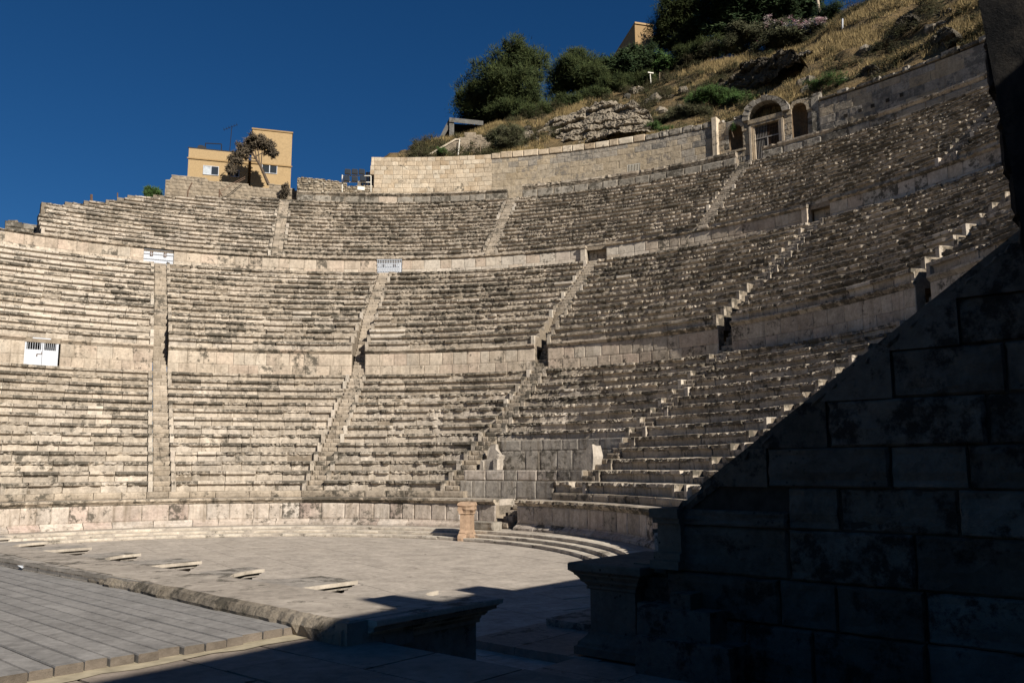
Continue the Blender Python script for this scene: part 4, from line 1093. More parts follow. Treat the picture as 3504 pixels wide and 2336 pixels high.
# ------------------------------------------------------------------ hill terrain
ridge_px = [(700, 450, 60), (845, 430, 57), (868, 368, 57), (885, 358, 58), (930, 350, 58), (1000, 331, 58), (1060, 318, 60), (1130, 292, 61), (1180, 282, 63), (1250, 252, 66), (1320, 232, 68), (1400, 205, 71), (1500, 192, 73),
            (1560, 165, 73), (1650, 138, 73), (1750, 122, 73), (1860, 96, 74), (1915, 50, 75), (1950, 22, 75), (2050, -25, 75), (2200, -60, 75), (2350, -120, 75), (2600, -220, 75)]
ridge = []
for x, y, r in ridge_px:
    a, z = cyla(x, y, r); ridge.append((a, r, z))
ridge = [(-40, 60, 20.0), (-14, 60, 21.0), (-8, 60, 28.5), (2, 60, 31.5)] + [p for p in ridge if p[0] > 3]
ledges = [(37, 73, 59.5, .7), (44, 62, 66, .5)]         # a0,a1,r,height of rock steps
def hz(th, r):
    r2, z2 = lerp_tab(ridge, th); zb = 31.6 if th > 14.6 else 26.5 + 5.1 * max(0, (th - 13.6)) if th > 13.6 else 26.5 - 7 * min(1, max(0, (-8 - th) / 6))
    t = (r - 50.6) / (r2 - 50.6)
    P = pol(r, th)
    nz = fbm((P.x, P.y, 0), .16, 4, 3) * 1.1 + fbm((P.x, P.y, 5), .6, 3, 9) * .6 + abs(fbm((P.x, P.y, 9), 1.3, 2, 4)) * .55
    if t < 1:
        t = max(t, 0); z = zb + (z2 - zb) * t
        for a0, a1, rl, h in ledges:
            if a0 - 3 < th < a1 + 3:
                k = min(1, max(0, min(th - a0 + 3, a1 + 3 - th) / 3)); rr = rl + fbm((th * .3, 0, rl), 1, 3, 2) * 2.2
                z += k * h * (.5 * math.tanh((r - rr) / .22) - .5 * math.tanh((r - rr) / 6)) * (1 if t < .95 else .3)
        z += nz * min(1, t * 5) * min(1, (1 - t) * 5 + .25)
    else: z = z2 + (r - r2) * .06 - max(0, r - r2 - 25) * .1 + nz * .25
    return z
def build_hill():
    vs = []; fs = []; ths = [-40 + i * .42 for i in range(int(150 / .42))]; rs = [50.55 + .28 * i for i in range(100)] + [79, 83, 90, 105, 130, 180]
    for th in ths:
        for r in rs:
            P = pol(r, th); P.z = hz(th, r); vs.append(P)
    m = len(rs)
    for i in range(len(ths) - 1):
        for j in range(m - 1): a = i * m + j; fs.append((a, a + 1, a + m + 1, a + m)[::-1])
    o = put('hill', mesh('hill', vs, fs, M_soil, True)); tag(o, kind='structure')
build_hill()
def on_hill(th, r): P = pol(r, th); P.z = hz(th, r); return P
def on_ray(x, y, rmin=51.0, rmax=76):
    """first terrain point seen through a picture position"""
    v = ray(x, y); P0 = cyl(x, y, rmin); t = 0; hor = sqrt(v.x ** 2 + v.y ** 2); d = v / hor
    while t < 35:
        P = P0 + d * t; r = sqrt(P.x ** 2 + P.y ** 2); th = D(math.atan2(P.x, P.y))
        if hz(th, r) > P.z: return P
        t += .3
    return P

# strata rock outcrops: one rock face each, with bedding grooves, steps and overhangs
def outcrop(name, label, x0, x1, ylo, yhi, layers, seed, proud=1.2, mat=None, over=0.0):
    P0 = on_ray(x0, ylo); P1 = on_ray(x1, ylo); c = (P0 + P1) / 2; c.z -= .5; c += Vector((c.x, c.y, 0)).normalized() * .7; e = empty(name, c, label, 'rock')
    along = (P1 - P0); along.z = 0; Lh = along.length; al = along.normalized(); outw = Vector((c.x, c.y, 0)).normalized()
    dist = (c - CAM).length; hh = (ylo - yhi) * 1.49 / 2941 * dist * 1.35 + .5
    nu, nv = 150, 70; B = MB(); lh = hh / layers
    for i in range(nu + 1):
        u = -1 + 2 * i / nu; x = u * Lh / 2
        dome = max(.04, (1 - abs(u) ** 2.2)) ** .55 * (1 + .28 * fbm((x * .5, seed, 0), 1, 3))
        for j in range(nv + 1):
            v = j / nv; z = v * hh * dome
            q = z / lh + 1.6 * u * u - .5 * u + .9 * fbm((x * .28, seed + 3, z * .2), 1, 2) + .25 * n3((x * 1.5, seed, z), 1)
            k = math.floor(q); f = q - k
            h1 = n3((k * 7.13, x * .35 + k, seed * 1.7), 1) * 1.2; h2 = n3((k * 3.7, x * 1.3, seed), 1) * .5
            blk = n3((math.floor(x * .8 + k * .37) * 5.1, k * 3.3, seed), 1)
            off = (h1 + h2 * .6 + blk * .5) * proud * .38 - .35 * proud * (math.exp(-(f / .10) ** 2) + math.exp(-((1 - f) / .07) ** 2)) * .7
            off += .30 * fbm((x * 1.1, z * 1.6, seed), 1, 3) + .16 * n3((x * 4.5, z * 6, seed), 1) + .10 * n3((x * 10, z * 12, seed), 1)
            inn = z * .85 - proud * .6 * dome + over * max(0, .72 - v) * dome
            P = c + al * x + outw * (inn - off) + Vector((0, 0, z + .12 * n3((x * 2, z * 2, 7), 1))); B.v.append(P)
        B.v.append(c + al * x + outw * (hh * dome + 3.0) + Vector((0, 0, hh * dome + .2)))
    m = nv + 2
    for i in range(nu):
        for j in range(m - 1): a = i * m + j; B.f.append((a, a + m, a + m + 1, a + 1))
    B.obj('rock_face', mat or M_rock, e)
    return e
outcrop('rock_outcrop', 'pale layered rock outcrop on the slope just above the back wall', 1165, 1500, 326, 232, 7, 11, 1.9)
outcrop('rock_outcrop', 'grey rock slab beside the bushes left of the layered outcrop', 1140, 1240, 340, 295, 4, 12, 1.2)
outcrop('rock_ledge', 'dark overhanging rock ledge above the left niche of the shrine', 1545, 1835, 212, 158, 4, 13, 2.2, M_rock2, 2.2)
outcrop('rock_outcrop', 'cracked rock block above the right part of the layered outcrop', 1395, 1470, 262, 225, 3, 14, 1.0)
outcrop('rock_ledge', 'dark rock ledge on the slope above the right back wall', 2010, 2190, 150, 92, 4, 15, 1.8, M_rock2, 1.2)
outcrop('rock_ledge', 'small rock band in the dry grass right of the shrine arch', 1700, 1860, 160, 145, 2, 16, .8)
outcrop('rock_ledge', 'rocky bank below the bushes at the upper right', 1975, 2100, 85, 40, 4, 17, 1.5, M_rock2, 1.0)
outcrop('rock_ledge', 'dark rock band in the dry grass above the square holes', 1900, 2010, 182, 158, 3, 18, 1.0, M_rock2, .8)
outcrop('rock_ledge', 'short dark rock band near the top right bush', 2060, 2180, 62, 40, 3, 19, 1.0, M_rock2, .8)
outcrop('rock_ledge', 'pale broken rock band below the lamp post', 1440, 1560, 250, 212, 4, 20, .9, M_rock, .3)
# loose boulders
rnd = random.Random(61)
spots = [(1490, 240), (1505, 232), (1520, 262), (1560, 250), (1610, 245), (1345, 275), (1130, 335), (1212, 300), (1845, 200), (1860, 192), (1855, 215), (1940, 190), (1990, 120), (2140, 75), (2160, 60), (1470, 210), (1455, 215), (1440, 225), (1500, 300), (1570, 215)]
lb = ['pale boulder on the hillside %s' % s for s in ('below the lamp posts', 'just right of the upper rock block', 'beside the dark bush', 'under the green shrubs', 'in the grass left of the shrine', 'on top of the layered outcrop', 'beside the stone stair', 'on the left shoulder of the outcrop', 'stacked on the wall right of the arch', 'topmost above the right niche', 'at the wall top beside the right niche', 'in the grass above the square holes', 'below the right rock ledge', 'in the upper right grass', 'near the top right bush', 'at the foot of the pine grove', 'left of the lamp posts', 'at the grass edge below the trees', 'at the right end of the outcrop', 'under the overhanging ledge')]
bm_ = []
for i in range(5):
    B = MB(); n = 8; m = 6
    for j in range(m + 1):
        for k in range(n):
            a = 2 * pi * k / n; ph = pi * j / m; v = Vector((cos(a) * sin(ph), sin(a) * sin(ph), cos(ph)))
            B.v.append(v * (1 + .5 * n3(v, 1.6, i)))
    for j in range(m):
        for k in range(n): a = j * n + k; b = j * n + (k + 1) % n; B.f.append((a, b, b + n, a + n)[::-1])
    bm_.append(mesh('boulder', B.v, B.f, M_rock))
for (x, y), l in zip(spots, lb):
    P = on_ray(x, y); s_ = rnd.uniform(.35, .7); tag(put('boulder', rnd.choice(bm_), P + Vector((0, 0, s_ * .3)), rz=rnd.uniform(0, 6), sc=(s_ * 1.2, s_, s_ * .8)), l, 'boulder', 'boulders on the hillside')
# dry grass
def build_grass():
    rnd = random.Random(71); vs = []; fs = []; cnt = 0
    while cnt < 64000:
        th = rnd.uniform(17, 92); r2, z2 = lerp_tab(ridge, th); r = rnd.uniform(50.8, r2 + 1.5)
        P = pol(r, th); dn = fbm((P.x, P.y, 0), .22, 3, 5)
        if dn < -.13 + .3 * rnd.random() or hz(th, r + .3) - hz(th, r - .3) > .95: continue
        P.z = hz(th, r) - .03; h = rnd.uniform(.25, .75) * (.8 + dn); a = rnd.uniform(0, 6.28); w_ = rnd.uniform(.012, .03)
        for q in range(3):
            a2 = a + q * 2; b = len(vs); ln = Vector((cos(a2 * 3), sin(a2 * 3), 0)) * h * rnd.uniform(.1, .5); o_ = Vector((rnd.uniform(-.12, .12), rnd.uniform(-.12, .12), 0))
            vs += [P + o_ + Vector((cos(a2) * w_, sin(a2) * w_, 0)), P + o_ - Vector((cos(a2) * w_, sin(a2) * w_, 0)), P + o_ + ln + Vector((0, 0, h))]; fs.append((b, b + 1, b + 2))
        cnt += 1
    o = put('dry_grass', mesh('dry_grass', vs, fs, M_grass)); tag(o, kind='stuff')
build_grass()

# ------------------------------------------------------------------ trees and bushes
def leaves(B, blobs, n, size, rnd, core=.45, needle=False):
    sub = []
    for (x, y, z, rx, ry, rz_) in blobs:
        sub.append((x, y, z, rx * .70, ry * .70, rz_ * .72))
        for q in range(9 if len(blobs) < 40 else 0):
            a = rnd.uniform(0, 6.28); b = rnd.uniform(-.5, 1.2); f = rnd.uniform(.2, .42)
            sub.append((x + cos(a) * cos(b) * rx * .9, y + sin(a) * cos(b) * ry * .9, z + sin(b) * rz_ * .9, rx * f, ry * f, rz_ * f))
    blobs = sub
    tot = sum(b[3] * b[4] * b[5] for b in blobs)
    for (x, y, z, rx, ry, rz_) in blobs:
        k = int(n * (rx * ry * rz_) / tot); cl = max(4, k // 26); c0 = Vector((x, y, z))
        for c in range(cl):
            while True:
                v = Vector((rnd.uniform(-1, 1), rnd.uniform(-1, 1), rnd.uniform(-1, 1)))
                if core < v.length < 1: break
            v *= 1 + .22 * n3((v.x, v.y, v.z), 2.3, int(x * 10) % 50)
            cc = c0 + Vector((v.x * rx, v.y * ry, v.z * rz_)); cr = .20 * (rx + ry + rz_) / 3 * rnd.uniform(.5, 1.4) + size * .8
            out = Vector((v.x, v.y, v.z + .3)).normalized()
            for q in range(26):
                p = cc + Vector((rnd.gauss(0, cr * .6), rnd.gauss(0, cr * .6), rnd.gauss(0, cr * .5)))
                a = Vector((rnd.gauss(0, 1), rnd.gauss(0, 1), rnd.gauss(0, .7)))
                if needle: a = (a * .6 + out * 1.2)
                a.normalize(); b = a.orthogonal().normalized(); s_ = size * rnd.uniform(.6, 1.4); w_ = s_ * (.28 if needle else .55)
                i = len(B.v); B.v += [p - b * w_ * .5, p + b * w_ * .5, p + a * s_ * 1.2]
                B.f.append((i, i + 1, i + 2))
def tree(name, label, base, blobs, n, size, mat, cat='tree', trunk=.22, needle=False, group=None, core=.45, seed=1, seethrough=False):
    rnd = random.Random(seed); e = empty(name, base, label, cat, group)
    T = MB(); top = Vector(max(blobs, key=lambda b: b[2])[:3]); mid = sum((Vector(b[:3]) for b in blobs), Vector()) / len(blobs)
    T.tube([base - Vector((0, 0, .5)), base.lerp(mid, .5) + Vector((rnd.uniform(-.2, .2), 0, 0)), mid, top], trunk, 7, trunk * .25)
    for b in blobs:
        c = Vector(b[:3]); T.tube([base.lerp(mid, rnd.uniform(.4, .9)), c.lerp(mid, .4) + Vector((0, 0, .2)), c], trunk * .4, 5, trunk * .1)
        for q in range(3): T.tube([c.lerp(mid, .3), c + Vector((rnd.uniform(-1, 1) * b[3], rnd.uniform(-1, 1) * b[4], rnd.uniform(-.3, 1) * b[5])) * .75], trunk * .16, 4, trunk * .05)
    T.obj('trunk', M_bark, e)
    B = MB(); leaves(B, blobs, int(n * 1.7), size * 1.25, rnd, core * .7, needle)
    if n > 4000:                          # dense inner foliage
        for (x, y, z_, rx, ry, rz_) in blobs:
            q = len(B.v); nn, mm = 9, 6
            for j in range(mm + 1):
                for k in range(nn):
                    a = 2 * pi * k / nn; ph = pi * j / mm; v = Vector((cos(a) * sin(ph), sin(a) * sin(ph), cos(ph))); f = .5 * (1 + .5 * n3(v * 2, 1, 0))
                    B.v.append(Vector((x + v.x * rx * f, y + v.y * ry * f, z_ + v.z * rz_ * f)))
            for j in range(mm):
                for k in range(nn): a = q + j * nn + k; b = q + j * nn + (k + 1) % nn; B.f.append((a, b, b + nn, a + nn))
    B.obj('crown', mat, e, kind=None)
    return e
def px_blobs(lst, r, depth=1.0):
    """crown lobes given where they stand at radius r: centre x, y and half sizes in picture units"""
    out = []
    for (x, y, hx, hy) in lst:
        P = cyl(x, y, r); dist = (P - CAM).length; k = 1.49 / 2941 * dist
        j = random.Random(int(x + y)).uniform(-1, 1) * hx * k * .4; o_ = Vector((P.x, P.y, 0)).normalized() * j
        out.append((P.x + o_.x, P.y + o_.y, P.z, hx * k, hx * k * depth, hy * k))
    return out
random.seed(5)
def T_(name, label, base, lst, r, n, size, mat, **k):
    bx = on_hill(*cyla(base[0], base[1], r)[0:1], r) if False else None
    a, _ = cyla(base[0], base[1], r); bp = pol(r, a); zz = cyl(base[0], base[1], r).z; bp.z = min(zz, hz(a, r) + .3)
    return tree(name, label, bp, px_blobs(lst, r), n, size, mat, **k)
T_('pine_tree', 'big round dark pine left of the slope, standing against the blue sky', (1165, 300), [(1195, 140, 58, 46), (1150, 165, 55, 40), (1225, 175, 34, 45), (1105, 205, 52, 42), (1170, 220, 75, 42), (1085, 245, 42, 30), (1140, 262, 66, 28), (1215, 245, 50, 30), (1185, 118, 35, 22), (1080, 235, 30, 22), (1120, 275, 50, 22), (1190, 268, 60, 22), (1080, 268, 26, 22), (1225, 215, 28, 30)], 68, 34000, .30, M_pine, needle=True, trunk=.35, core=.5, seed=3)
T_('pine_tree', 'shorter pine right of the big round pine', (1325, 235), [(1300, 165, 42, 38), (1350, 158, 42, 32), (1290, 205, 40, 30), (1345, 195, 50, 30), (1385, 190, 30, 30), (1325, 140, 25, 20)], 73, 18000, .28, M_pine, needle=True, trunk=.25, seed=4)
T_('fig_tree', 'bright leafy tree in front of the upper brown building', (1430, 190), [(1420, 145, 38, 26), (1455, 130, 30, 24), (1390, 160, 28, 22), (1440, 165, 34, 22), (1475, 150, 18, 20)], 74.5, 9000, .28, M_dkgreen, seed=5)
T_('cypress_tree', 'thin dark cypress beside the corner of the brown building', (1502, 185), [(1500, 160, 14, 30), (1497, 130, 10, 28), (1499, 180, 16, 18)], 75, 5000, .2, M_dkgreen, needle=True, seed=6)
T_('green_tree', 'small bright green tree behind the lamp posts', (1535, 190), [(1530, 150, 26, 24), (1550, 165, 20, 22), (1515, 165, 20, 18)], 75.5, 6000, .24, M_green, seed=7)
T_('conifer_tree', 'tall blue-green conifer at the top of the slope right of the brown building', (1570, 130), [(1560, 30, 38, 36), (1530, 60, 36, 34), (1590, 60, 46, 40), (1545, 95, 46, 26), (1600, 100, 40, 28), (1510, 85, 22, 26), (1590, 20, 34, 30), (1575, -10, 22, 26)], 80, 26000, .28, M_pine, needle=True, trunk=.35, seed=8)
T_('broadleaf_tree', 'wide dark leafy tree at the top edge left of the oleanders', (1700, 95), [(1680, 40, 50, 45), (1740, 20, 50, 40), (1640, 20, 36, 40), (1700, -10, 60, 36), (1790, 30, 42, 34), (1670, 80, 44, 28), (1745, 65, 44, 30), (1620, 70, 26, 30)], 79, 30000, .30, M_dkgreen, trunk=.3, seed=9)
T_('broadleaf_tree', 'green tree cut off by the top edge above the oleanders', (1830, 60), [(1820, 10, 44, 30), (1860, 20, 26, 26), (1830, -25, 50, 26)], 80, 12000, .3, M_dkgreen, trunk=.3, seed=10)
def bush(label, lst, r, n, size, mat, name='bush', seed=1, group='bushes on the hillside', needle=True):
    x = sum(a[0] for a in lst) / len(lst); y = max(a[1] + a[3] for a in lst)
    return T_(name, label, (x, y), lst, r, n, size, mat, cat='bush', trunk=.06, seed=seed, group=group, core=.3, needle=needle)
def onr(x, y): P = on_ray(x, y); return sqrt(P.x ** 2 + P.y ** 2) 
bush('olive green bush behind the stone stair near the left end of the rocks', [(1145, 310, 20, 18), (1130, 330, 16, 14)], 54, 4500, .16, M_olive, seed=21)
bush('round brownish bush in front of the grey rock slab', [(1180, 318, 22, 20), (1170, 330, 24, 12)], 52.5, 5500, .16, M_olive, seed=22)
bush('low green shrub below the overhanging ledge', [(1615, 232, 38, 14), (1660, 225, 34, 16), (1700, 232, 26, 10), (1640, 215, 22, 12)], 56, 9000, .18, M_green, seed=23)
bush('olive bush right of the layered rocks', [(1560, 265, 30, 14), (1600, 258, 34, 12), (1520, 275, 24, 12)], 55, 6500, .17, M_olive, seed=24)
bush('dark green shrub between the outcrop and the back wall', [(1535, 300, 18, 12), (1500, 292, 14, 10)], 52.5, 3500, .15, M_green, seed=25)
bush('brown twiggy bush above the shrine arch', [(1690, 112, 40, 18), (1640, 118, 26, 14)], 72, 6000, .2, M_olive, seed=26)
e_ol = bush('large oleander bush with white and pink flowers near the white post', [(1770, 80, 40, 26), (1830, 85, 50, 30), (1880, 95, 42, 24), (1720, 90, 40, 24), (1800, 110, 50, 16)], 73, 20000, .2, M_olive, name='oleander_bush', seed=27, needle=False)
B = MB(); leaves(B, px_blobs([(1780, 72, 40, 20), (1840, 75, 36, 16), (1872, 62, 26, 12)], 72.3), 260, .14, random.Random(3), .6); B.obj('flowers', M_flow, e_ol, kind='stuff')
for (x, y, hx, hy, l) in ((1225, 262, 34, 16, 'dark bush at the right foot of the big pine'), (1290, 242, 36, 18, 'dark bush below the shorter pine'), (1350, 225, 36, 18, 'dark bush in the tree row left of the leafy tree'), (1410, 205, 36, 20, 'dark bush below the leafy tree'), (1465, 192, 28, 18, 'dark bush left of the cypress')):
    bush(l, [(x, y, hx, hy), (x + hx * .7, y - 6, hx * .6, hy * .9)], onr(x, y + 12) + 1.5, 5200, .24, M_pine, seed=x)
for (x, y, hx, hy, l) in ((1580, 132, 40, 20, 'dark undergrowth right of the brown house'), (1640, 122, 40, 22, 'dark undergrowth below the tall conifer'), (1600, 150, 30, 12, 'brown twiggy undergrowth above the dark ledge')):
    bush(l, [(x, y, hx, hy), (x - hx * .6, y + 4, hx * .6, hy * .9)], 75, 5200, .24, M_pine if y < 140 else M_scrub, seed=x)
bush('dark bush beside the pale trunk at the top edge', [(1905, 40, 30, 22), (1935, 48, 22, 16)], 76, 5000, .24, M_dkgreen, seed=77)
bush('dark green bush at the top edge near the right', [(2120, 5, 46, 22), (2080, 15, 24, 14), (2160, -5, 30, 18)], 72, 10000, .24, M_green, seed=28)
bush('grey-green bush at the upper right in the dry grass', [(2200, 25, 30, 20), (2245, 60, 22, 20)], 68, 5000, .2, M_olive, seed=29)
bush('small green bush on the slope above the right wall end', [(2225, 98, 26, 12)], 58, 3000, .16, M_green, seed=30)
bush('green shrub on the right end of the back wall top', [(1905, 178, 34, 8), (1870, 195, 20, 7)], 51.5, 2600, .13, M_green, seed=31)
bush('green weed at the left pilaster of the shrine', [(1684, 295, 5, 8)], 50.2, 600, .09, M_green, seed=32)
bush('small green bush at the foot of the stone stair', [(1013, 350, 10, 7)], 51.5, 1200, .12, M_green, seed=33)
bush('small sapling against the sky left of the dark building', [(1018, 322, 6, 4)], 60, 300, .12, M_dkgreen, seed=34)
bush('small round tree behind the low block wall at the left', [(355, 442, 16, 9), (348, 450, 12, 8)], 51.5, 2200, .15, M_green, seed=35)
for i, (x, y, l) in enumerate([(2065, 285, 'small green weed tuft high on the right back wall'), (1950, 315, 'small green weed tuft on the right back wall near the shrine'), (1332, 513, 'tiny weed')][:2]):
    bush(l, [(x * 1.0, y * 1.0 if i else 282, 8, 5)], 49.98, 260, .08, M_green, seed=40 + i)
def scrub():
    rnd = random.Random(88); bl = []; B2 = MB()
    while len(bl) < 800:
        th = rnd.uniform(17, 92); r2, z2 = lerp_tab(ridge, th); r = rnd.uniform(51, r2 + 1); P = pol(r, th)
        if fbm((P.x, P.y, 0), .22, 3, 5) > .16 or fbm((P.x, P.y, 0), .12, 2, 8) < -.3: continue
        s_ = rnd.uniform(.3, 1.15); P.z = hz(th, r) + s_ * .2; bl.append((P.x, P.y, P.z, s_ * 1.3, s_, s_ * .6))
    B = MB(); leaves(B, bl, 210000, .22, rnd, .1, True); o = B.obj('scrub', M_scrub); tag(o, kind='stuff')
scrub()
# ------------------------------------------------------------------ ochre house
Th = flat(-.1, 58.5, 31.4)
def X(x, y): # picture position on the house front plane -> local x,z
    v = ray(x, y); nrm = Vector((sin(R(-.1)), cos(R(-.1)), 0)); P0 = Th(Vector((0, 0, 0))); t_ = (P0 - CAM).dot(nrm) / v.dot(nrm); P = CAM + v * t_
    return (P - P0).dot(Vector((cos(R(-.1)), -sin(R(-.1)), 0))), P.z - P0.z
eh = empty('ochre_house', Th(Vector((0, 0, 0))), 'ochre plastered house with a taller right block above the left seats', 'house')
xl, zl = X(434, 340); xm, _ = X(576, 400); xr, zr = X(671, 310); _, zcl = X(434, 352)
_, zm = X(570, 345)
mb = MB(); mb.box((xl, 0, -2), (xm - .28, 9, zl), Th); mb.obj('left_block', M_plast, eh)
mb = MB(); mb.box((xm + .0, -.25, -2), (xr, 8, zr + .05), Th); mb.obj('right_block', M_plast, eh)
mb = MB(); mb.box((xm - .28, .9, -2), (xm, 8, zl - .3), Th); mb.obj('recess_wall', M_plastd, eh)
_, zc = X(434, 363)
mb = MB(); mb.box((xl - .12, -.1, zc - .07), (xm - .28, 0.0, zc + .05), Th); mb.obj('string_course', M_plastd, eh)
mb = MB(); mb.box((xm, -.36, zc - .05), (xr + .1, -.25, zc + .07), Th); mb.obj('string_course', M_plastd, eh)
mb = MB(); mb.box((xm - .08, -.33, zr + .05), (xr + .08, 8, zr + .2), Th); mb.obj('roof_slab', M_plastd, eh)
def window(px0, py0, px1, py1, y, curtain, label=None):
    a, zt = X(px0, py0); b, zb = X(px1, py1)
    mb = MB(); mb.box((a, y - .02, zb), (b, y - .005, zt), Th); f = mb.obj('window', M_glass, eh)
    mb = MB(); t_ = .05
    for q in ((a, zb, b, zb + t_), (a, zt - t_, b, zt), (a, zb + t_, a + t_, zt - t_), (b - t_, zb + t_, b, zt - t_), ((a + b) / 2 - .04, zb + t_, (a + b) / 2 + .04, zt - t_)): mb.box((q[0], y - .07, q[1]), (q[2], y - .02, q[3]), Th)
    mb.obj('window_frame', M_white, f)
    if curtain: mb = MB(); mb.box((a + .06, y - .035, zb + .06), ((a + b) / 2 - .05, y - .025, zt - .06), Th); mb.obj('curtain', M_curt, f)
window(467, 380, 502, 404, 0, True); window(530, 390, 549, 408, 0, False); window(602, 378, 636, 402, -.25, False)
# roof clutter: antenna, frame, dish, railing
def thing_tube(name, label, cat, segs, mat, group=None, part='tube'):
    mb = MB()
    for pts, r in segs: mb.tube(pts, r, 6)
    return tag(mb.obj(name, mat), label, cat, group)
def H(x, y, yy=1.0): a, z = X(x, y); return Th(Vector((a, yy, z)))
ez = empty('tv_antenna', H(526, 352), 'thin television aerial on the roof of the ochre house', 'antenna')
mb = MB(); mb.tube([H(526, 352), H(532, 285)], .035); mb.obj('mast', M_black, ez)
mb = MB(); mb.tube([H(513, 290), H(545, 278)], .025)
for k in range(6): c = H(514 + k * 6, 290 - k * 2.3); mb.tube([c - Vector((.05, .5, .0)), c + Vector((.05, .5, .1))], .015, 4)
mb.obj('aerial', M_black, ez)
ez = empty('roof_frame', H(472, 345), 'empty dark metal frame standing on the flat roof', 'frame'); mb = MB()
mb.tube([H(471, 345), H(471, 321)], .05); mb.tube([H(471, 321), H(508, 323)], .05); mb.tube([H(508, 347), H(508, 323)], .05); mb.obj('tube_frame', M_black, ez)
ez = empty('satellite_dish', H(465, 342), 'dark satellite dish on the roof of the ochre house', 'dish')
mb = MB(); c = H(464, 336, .8); n = 14; vs = [c + Vector((0, .12, 0))]
for k in range(n): a = 2 * pi * k / n; vs.append(c + Vector((cos(a) * .48, -.08, sin(a) * .36 - .12 * cos(a))))
mb.add(vs, [(0, 1 + k, 1 + (k + 1) % n) for k in range(n)] + [tuple(range(n, 0, -1))]); mb.obj('dish', M_black, ez)
mb = MB(); mb.tube([H(466, 344, .9), c], .04); mb.obj('mount', M_black, ez)
mb = MB(); mb.box((xl - .1, -.02, zl), (xm - .3, .12, zl + .09), Th); tag(mb.obj('roof_railing', M_black), 'dark low rail along the roof edge of the left house block', 'rail')
# dry vine tree in front
TV = px_blobs([(600, 328, 22, 12), (572, 335, 20, 14), (555, 352, 16, 12), (618, 342, 14, 14), (540, 372, 12, 14), (585, 320, 20, 9), (628, 355, 6, 12), (530, 392, 7, 10)], 55)
bp = cyl(617, 412, 53); tree('dry_vine', 'dry brown climbing tree arching in front of the ochre house', bp, TV, 3600, .15, M_dry, trunk=.16, core=.2, seed=50)
B = MB(); b0 = cyl(575, 408, 54)
bl = px_blobs([(655, 440, 7, 14), (650, 455, 5, 8)], 49.6)
tree('dry_bush', 'grey leafless bush in front of the block wall below the house', cyl(657, 463, 49.6), bl, 1800, .12, M_dry, cat='bush', trunk=.04, core=.1, seed=51)
bl = px_blobs([(570, 392, 5, 5), (572, 402, 5, 8)], 54.5); 
# block walls and rubble wall
def straight_wall(name, label, xa, ya, xb, yb, r, zb, ztops, blocks, bh, wr, seed, cat='wall', core=M_core, jit=.01):
    """wall along a chord between two azimuths; ztops: table of (0..1, top z)"""
    a0, _ = cyla(xa, ya, r); a1, _ = cyla(xb, yb, r); P0 = pol(r, a0, zb); P1 = pol(r, a1, zb); d = (P1 - P0); L = d.length; d.normalize(); rz = math.atan2(d.y, d.x)
    e = empty(name, (P0 + P1) / 2, label, cat); rnd = random.Random(seed); outn = Vector((-d.y, d.x, 0))
    mb = MB(); n = 40
    for i in range(n + 1):
        u = i / n; zt = lerp_tab(ztops, u)[0] - .06; p = P0 + d * (L * u)
        for yy, zz in ((.05, zb), (.05, zt), (.35, zt), (.35, zb)): q = p + outn * yy; q.z = zz; mb.v.append(q)
    for i in range(n): q = i * 4; mb.f += [(q, q + 4, q + 5, q + 1), (q + 1, q + 5, q + 6, q + 2)]
    mb.f += [(0, 1, 2, 3), (4 * n + 3, 4 * n + 2, 4 * n + 1, 4 * n)]
    mb.obj('wall_core', core, e)
    z = zb; zmax = max(t[1] for t in ztops); k = 0; cnt = 0; rest = MB()
    while z < zmax:
        h = bh * (rnd.uniform(.7, 1.25) if jit > .02 else 1); x = -rnd.uniform(0, wr[1]) if k % 2 else 0
        while x < L:
            l = rnd.uniform(*wr); a = max(x, 0); b = min(x + l, L); zt = lerp_tab(ztops, (a + b) / 2 / L)[0]
            if b - a > .08 and z < zt - .05:
                hh = min(h, zt - z + .03); P = P0 + d * ((a + b) / 2) + outn * rnd.uniform(-jit, jit); P.z = z + rnd.uniform(-jit, jit)
                put('stone_block' if jit > .02 else 'concrete_block', rnd.choice(blocks), P, rot=(0, rnd.uniform(-jit, jit) * 2.5, rz), sc=(b - a - .015, 1, hh - .012), parent=e); cnt += 1
            x += l
        z += h; k += 1
    return e
B_rub = [block_variant(500 + i, M_rub, .10, .08, .3, 'rubble_block', 4, 4) for i in range(8)]
straight_wall('block_wall', 'weathered concrete block wall below the ochre house', 378, 450, 682, 450, 50.4, 25.6, [(0, 28.4), (.04, 28.6), (.05, 29.0), (.3, 29.0), (.301, 28.75), (.60, 28.8), (.66, 28.55), (.78, 28.55), (.79, 29.0), (.9, 28.95), (1, 28.6)], B_blk, .30, (.55, .62), 101, core=M_block)
straight_wall('block_wall', 'low concrete block wall stepping down at the left of the seats', 290, 470, 378, 460, 48.6, 23.2, [(0, 24.9), (.25, 25.1), (.45, 25.3), (.6, 25.35), (1, 25.4)], B_blk, .28, (.5, .6), 102, core=M_block)
straight_wall('rubble_wall', 'rough rubble stone wall between the house and the floodlights', 682, 430, 797, 430, 49.4, 26.4, [(0, 29.5), (.1, 29.6), (.5, 29.5), (.75, 29.35), (1, 29.2)], B_rub, .24, (.2, .6), 103, jit=.035)
straight_wall('rubble_wall', 'rubble stone wall behind the floodlight stand', 797, 430, 856, 430, 49.9, 26.4, [(0, 29.1), (1, 29.2)], B_rub, .22, (.2, .55), 104, jit=.035)
straight_wall('rubble_wall', 'pale rubble footing stones under the concrete block wall', 390, 460, 690, 462, 49.7, 25.4, [(0, 26.2), (.3, 26.3), (.7, 26.6), (.85, 26.6), (1, 26.2)], B_rub, .18, (.2, .45), 105, jit=.04)
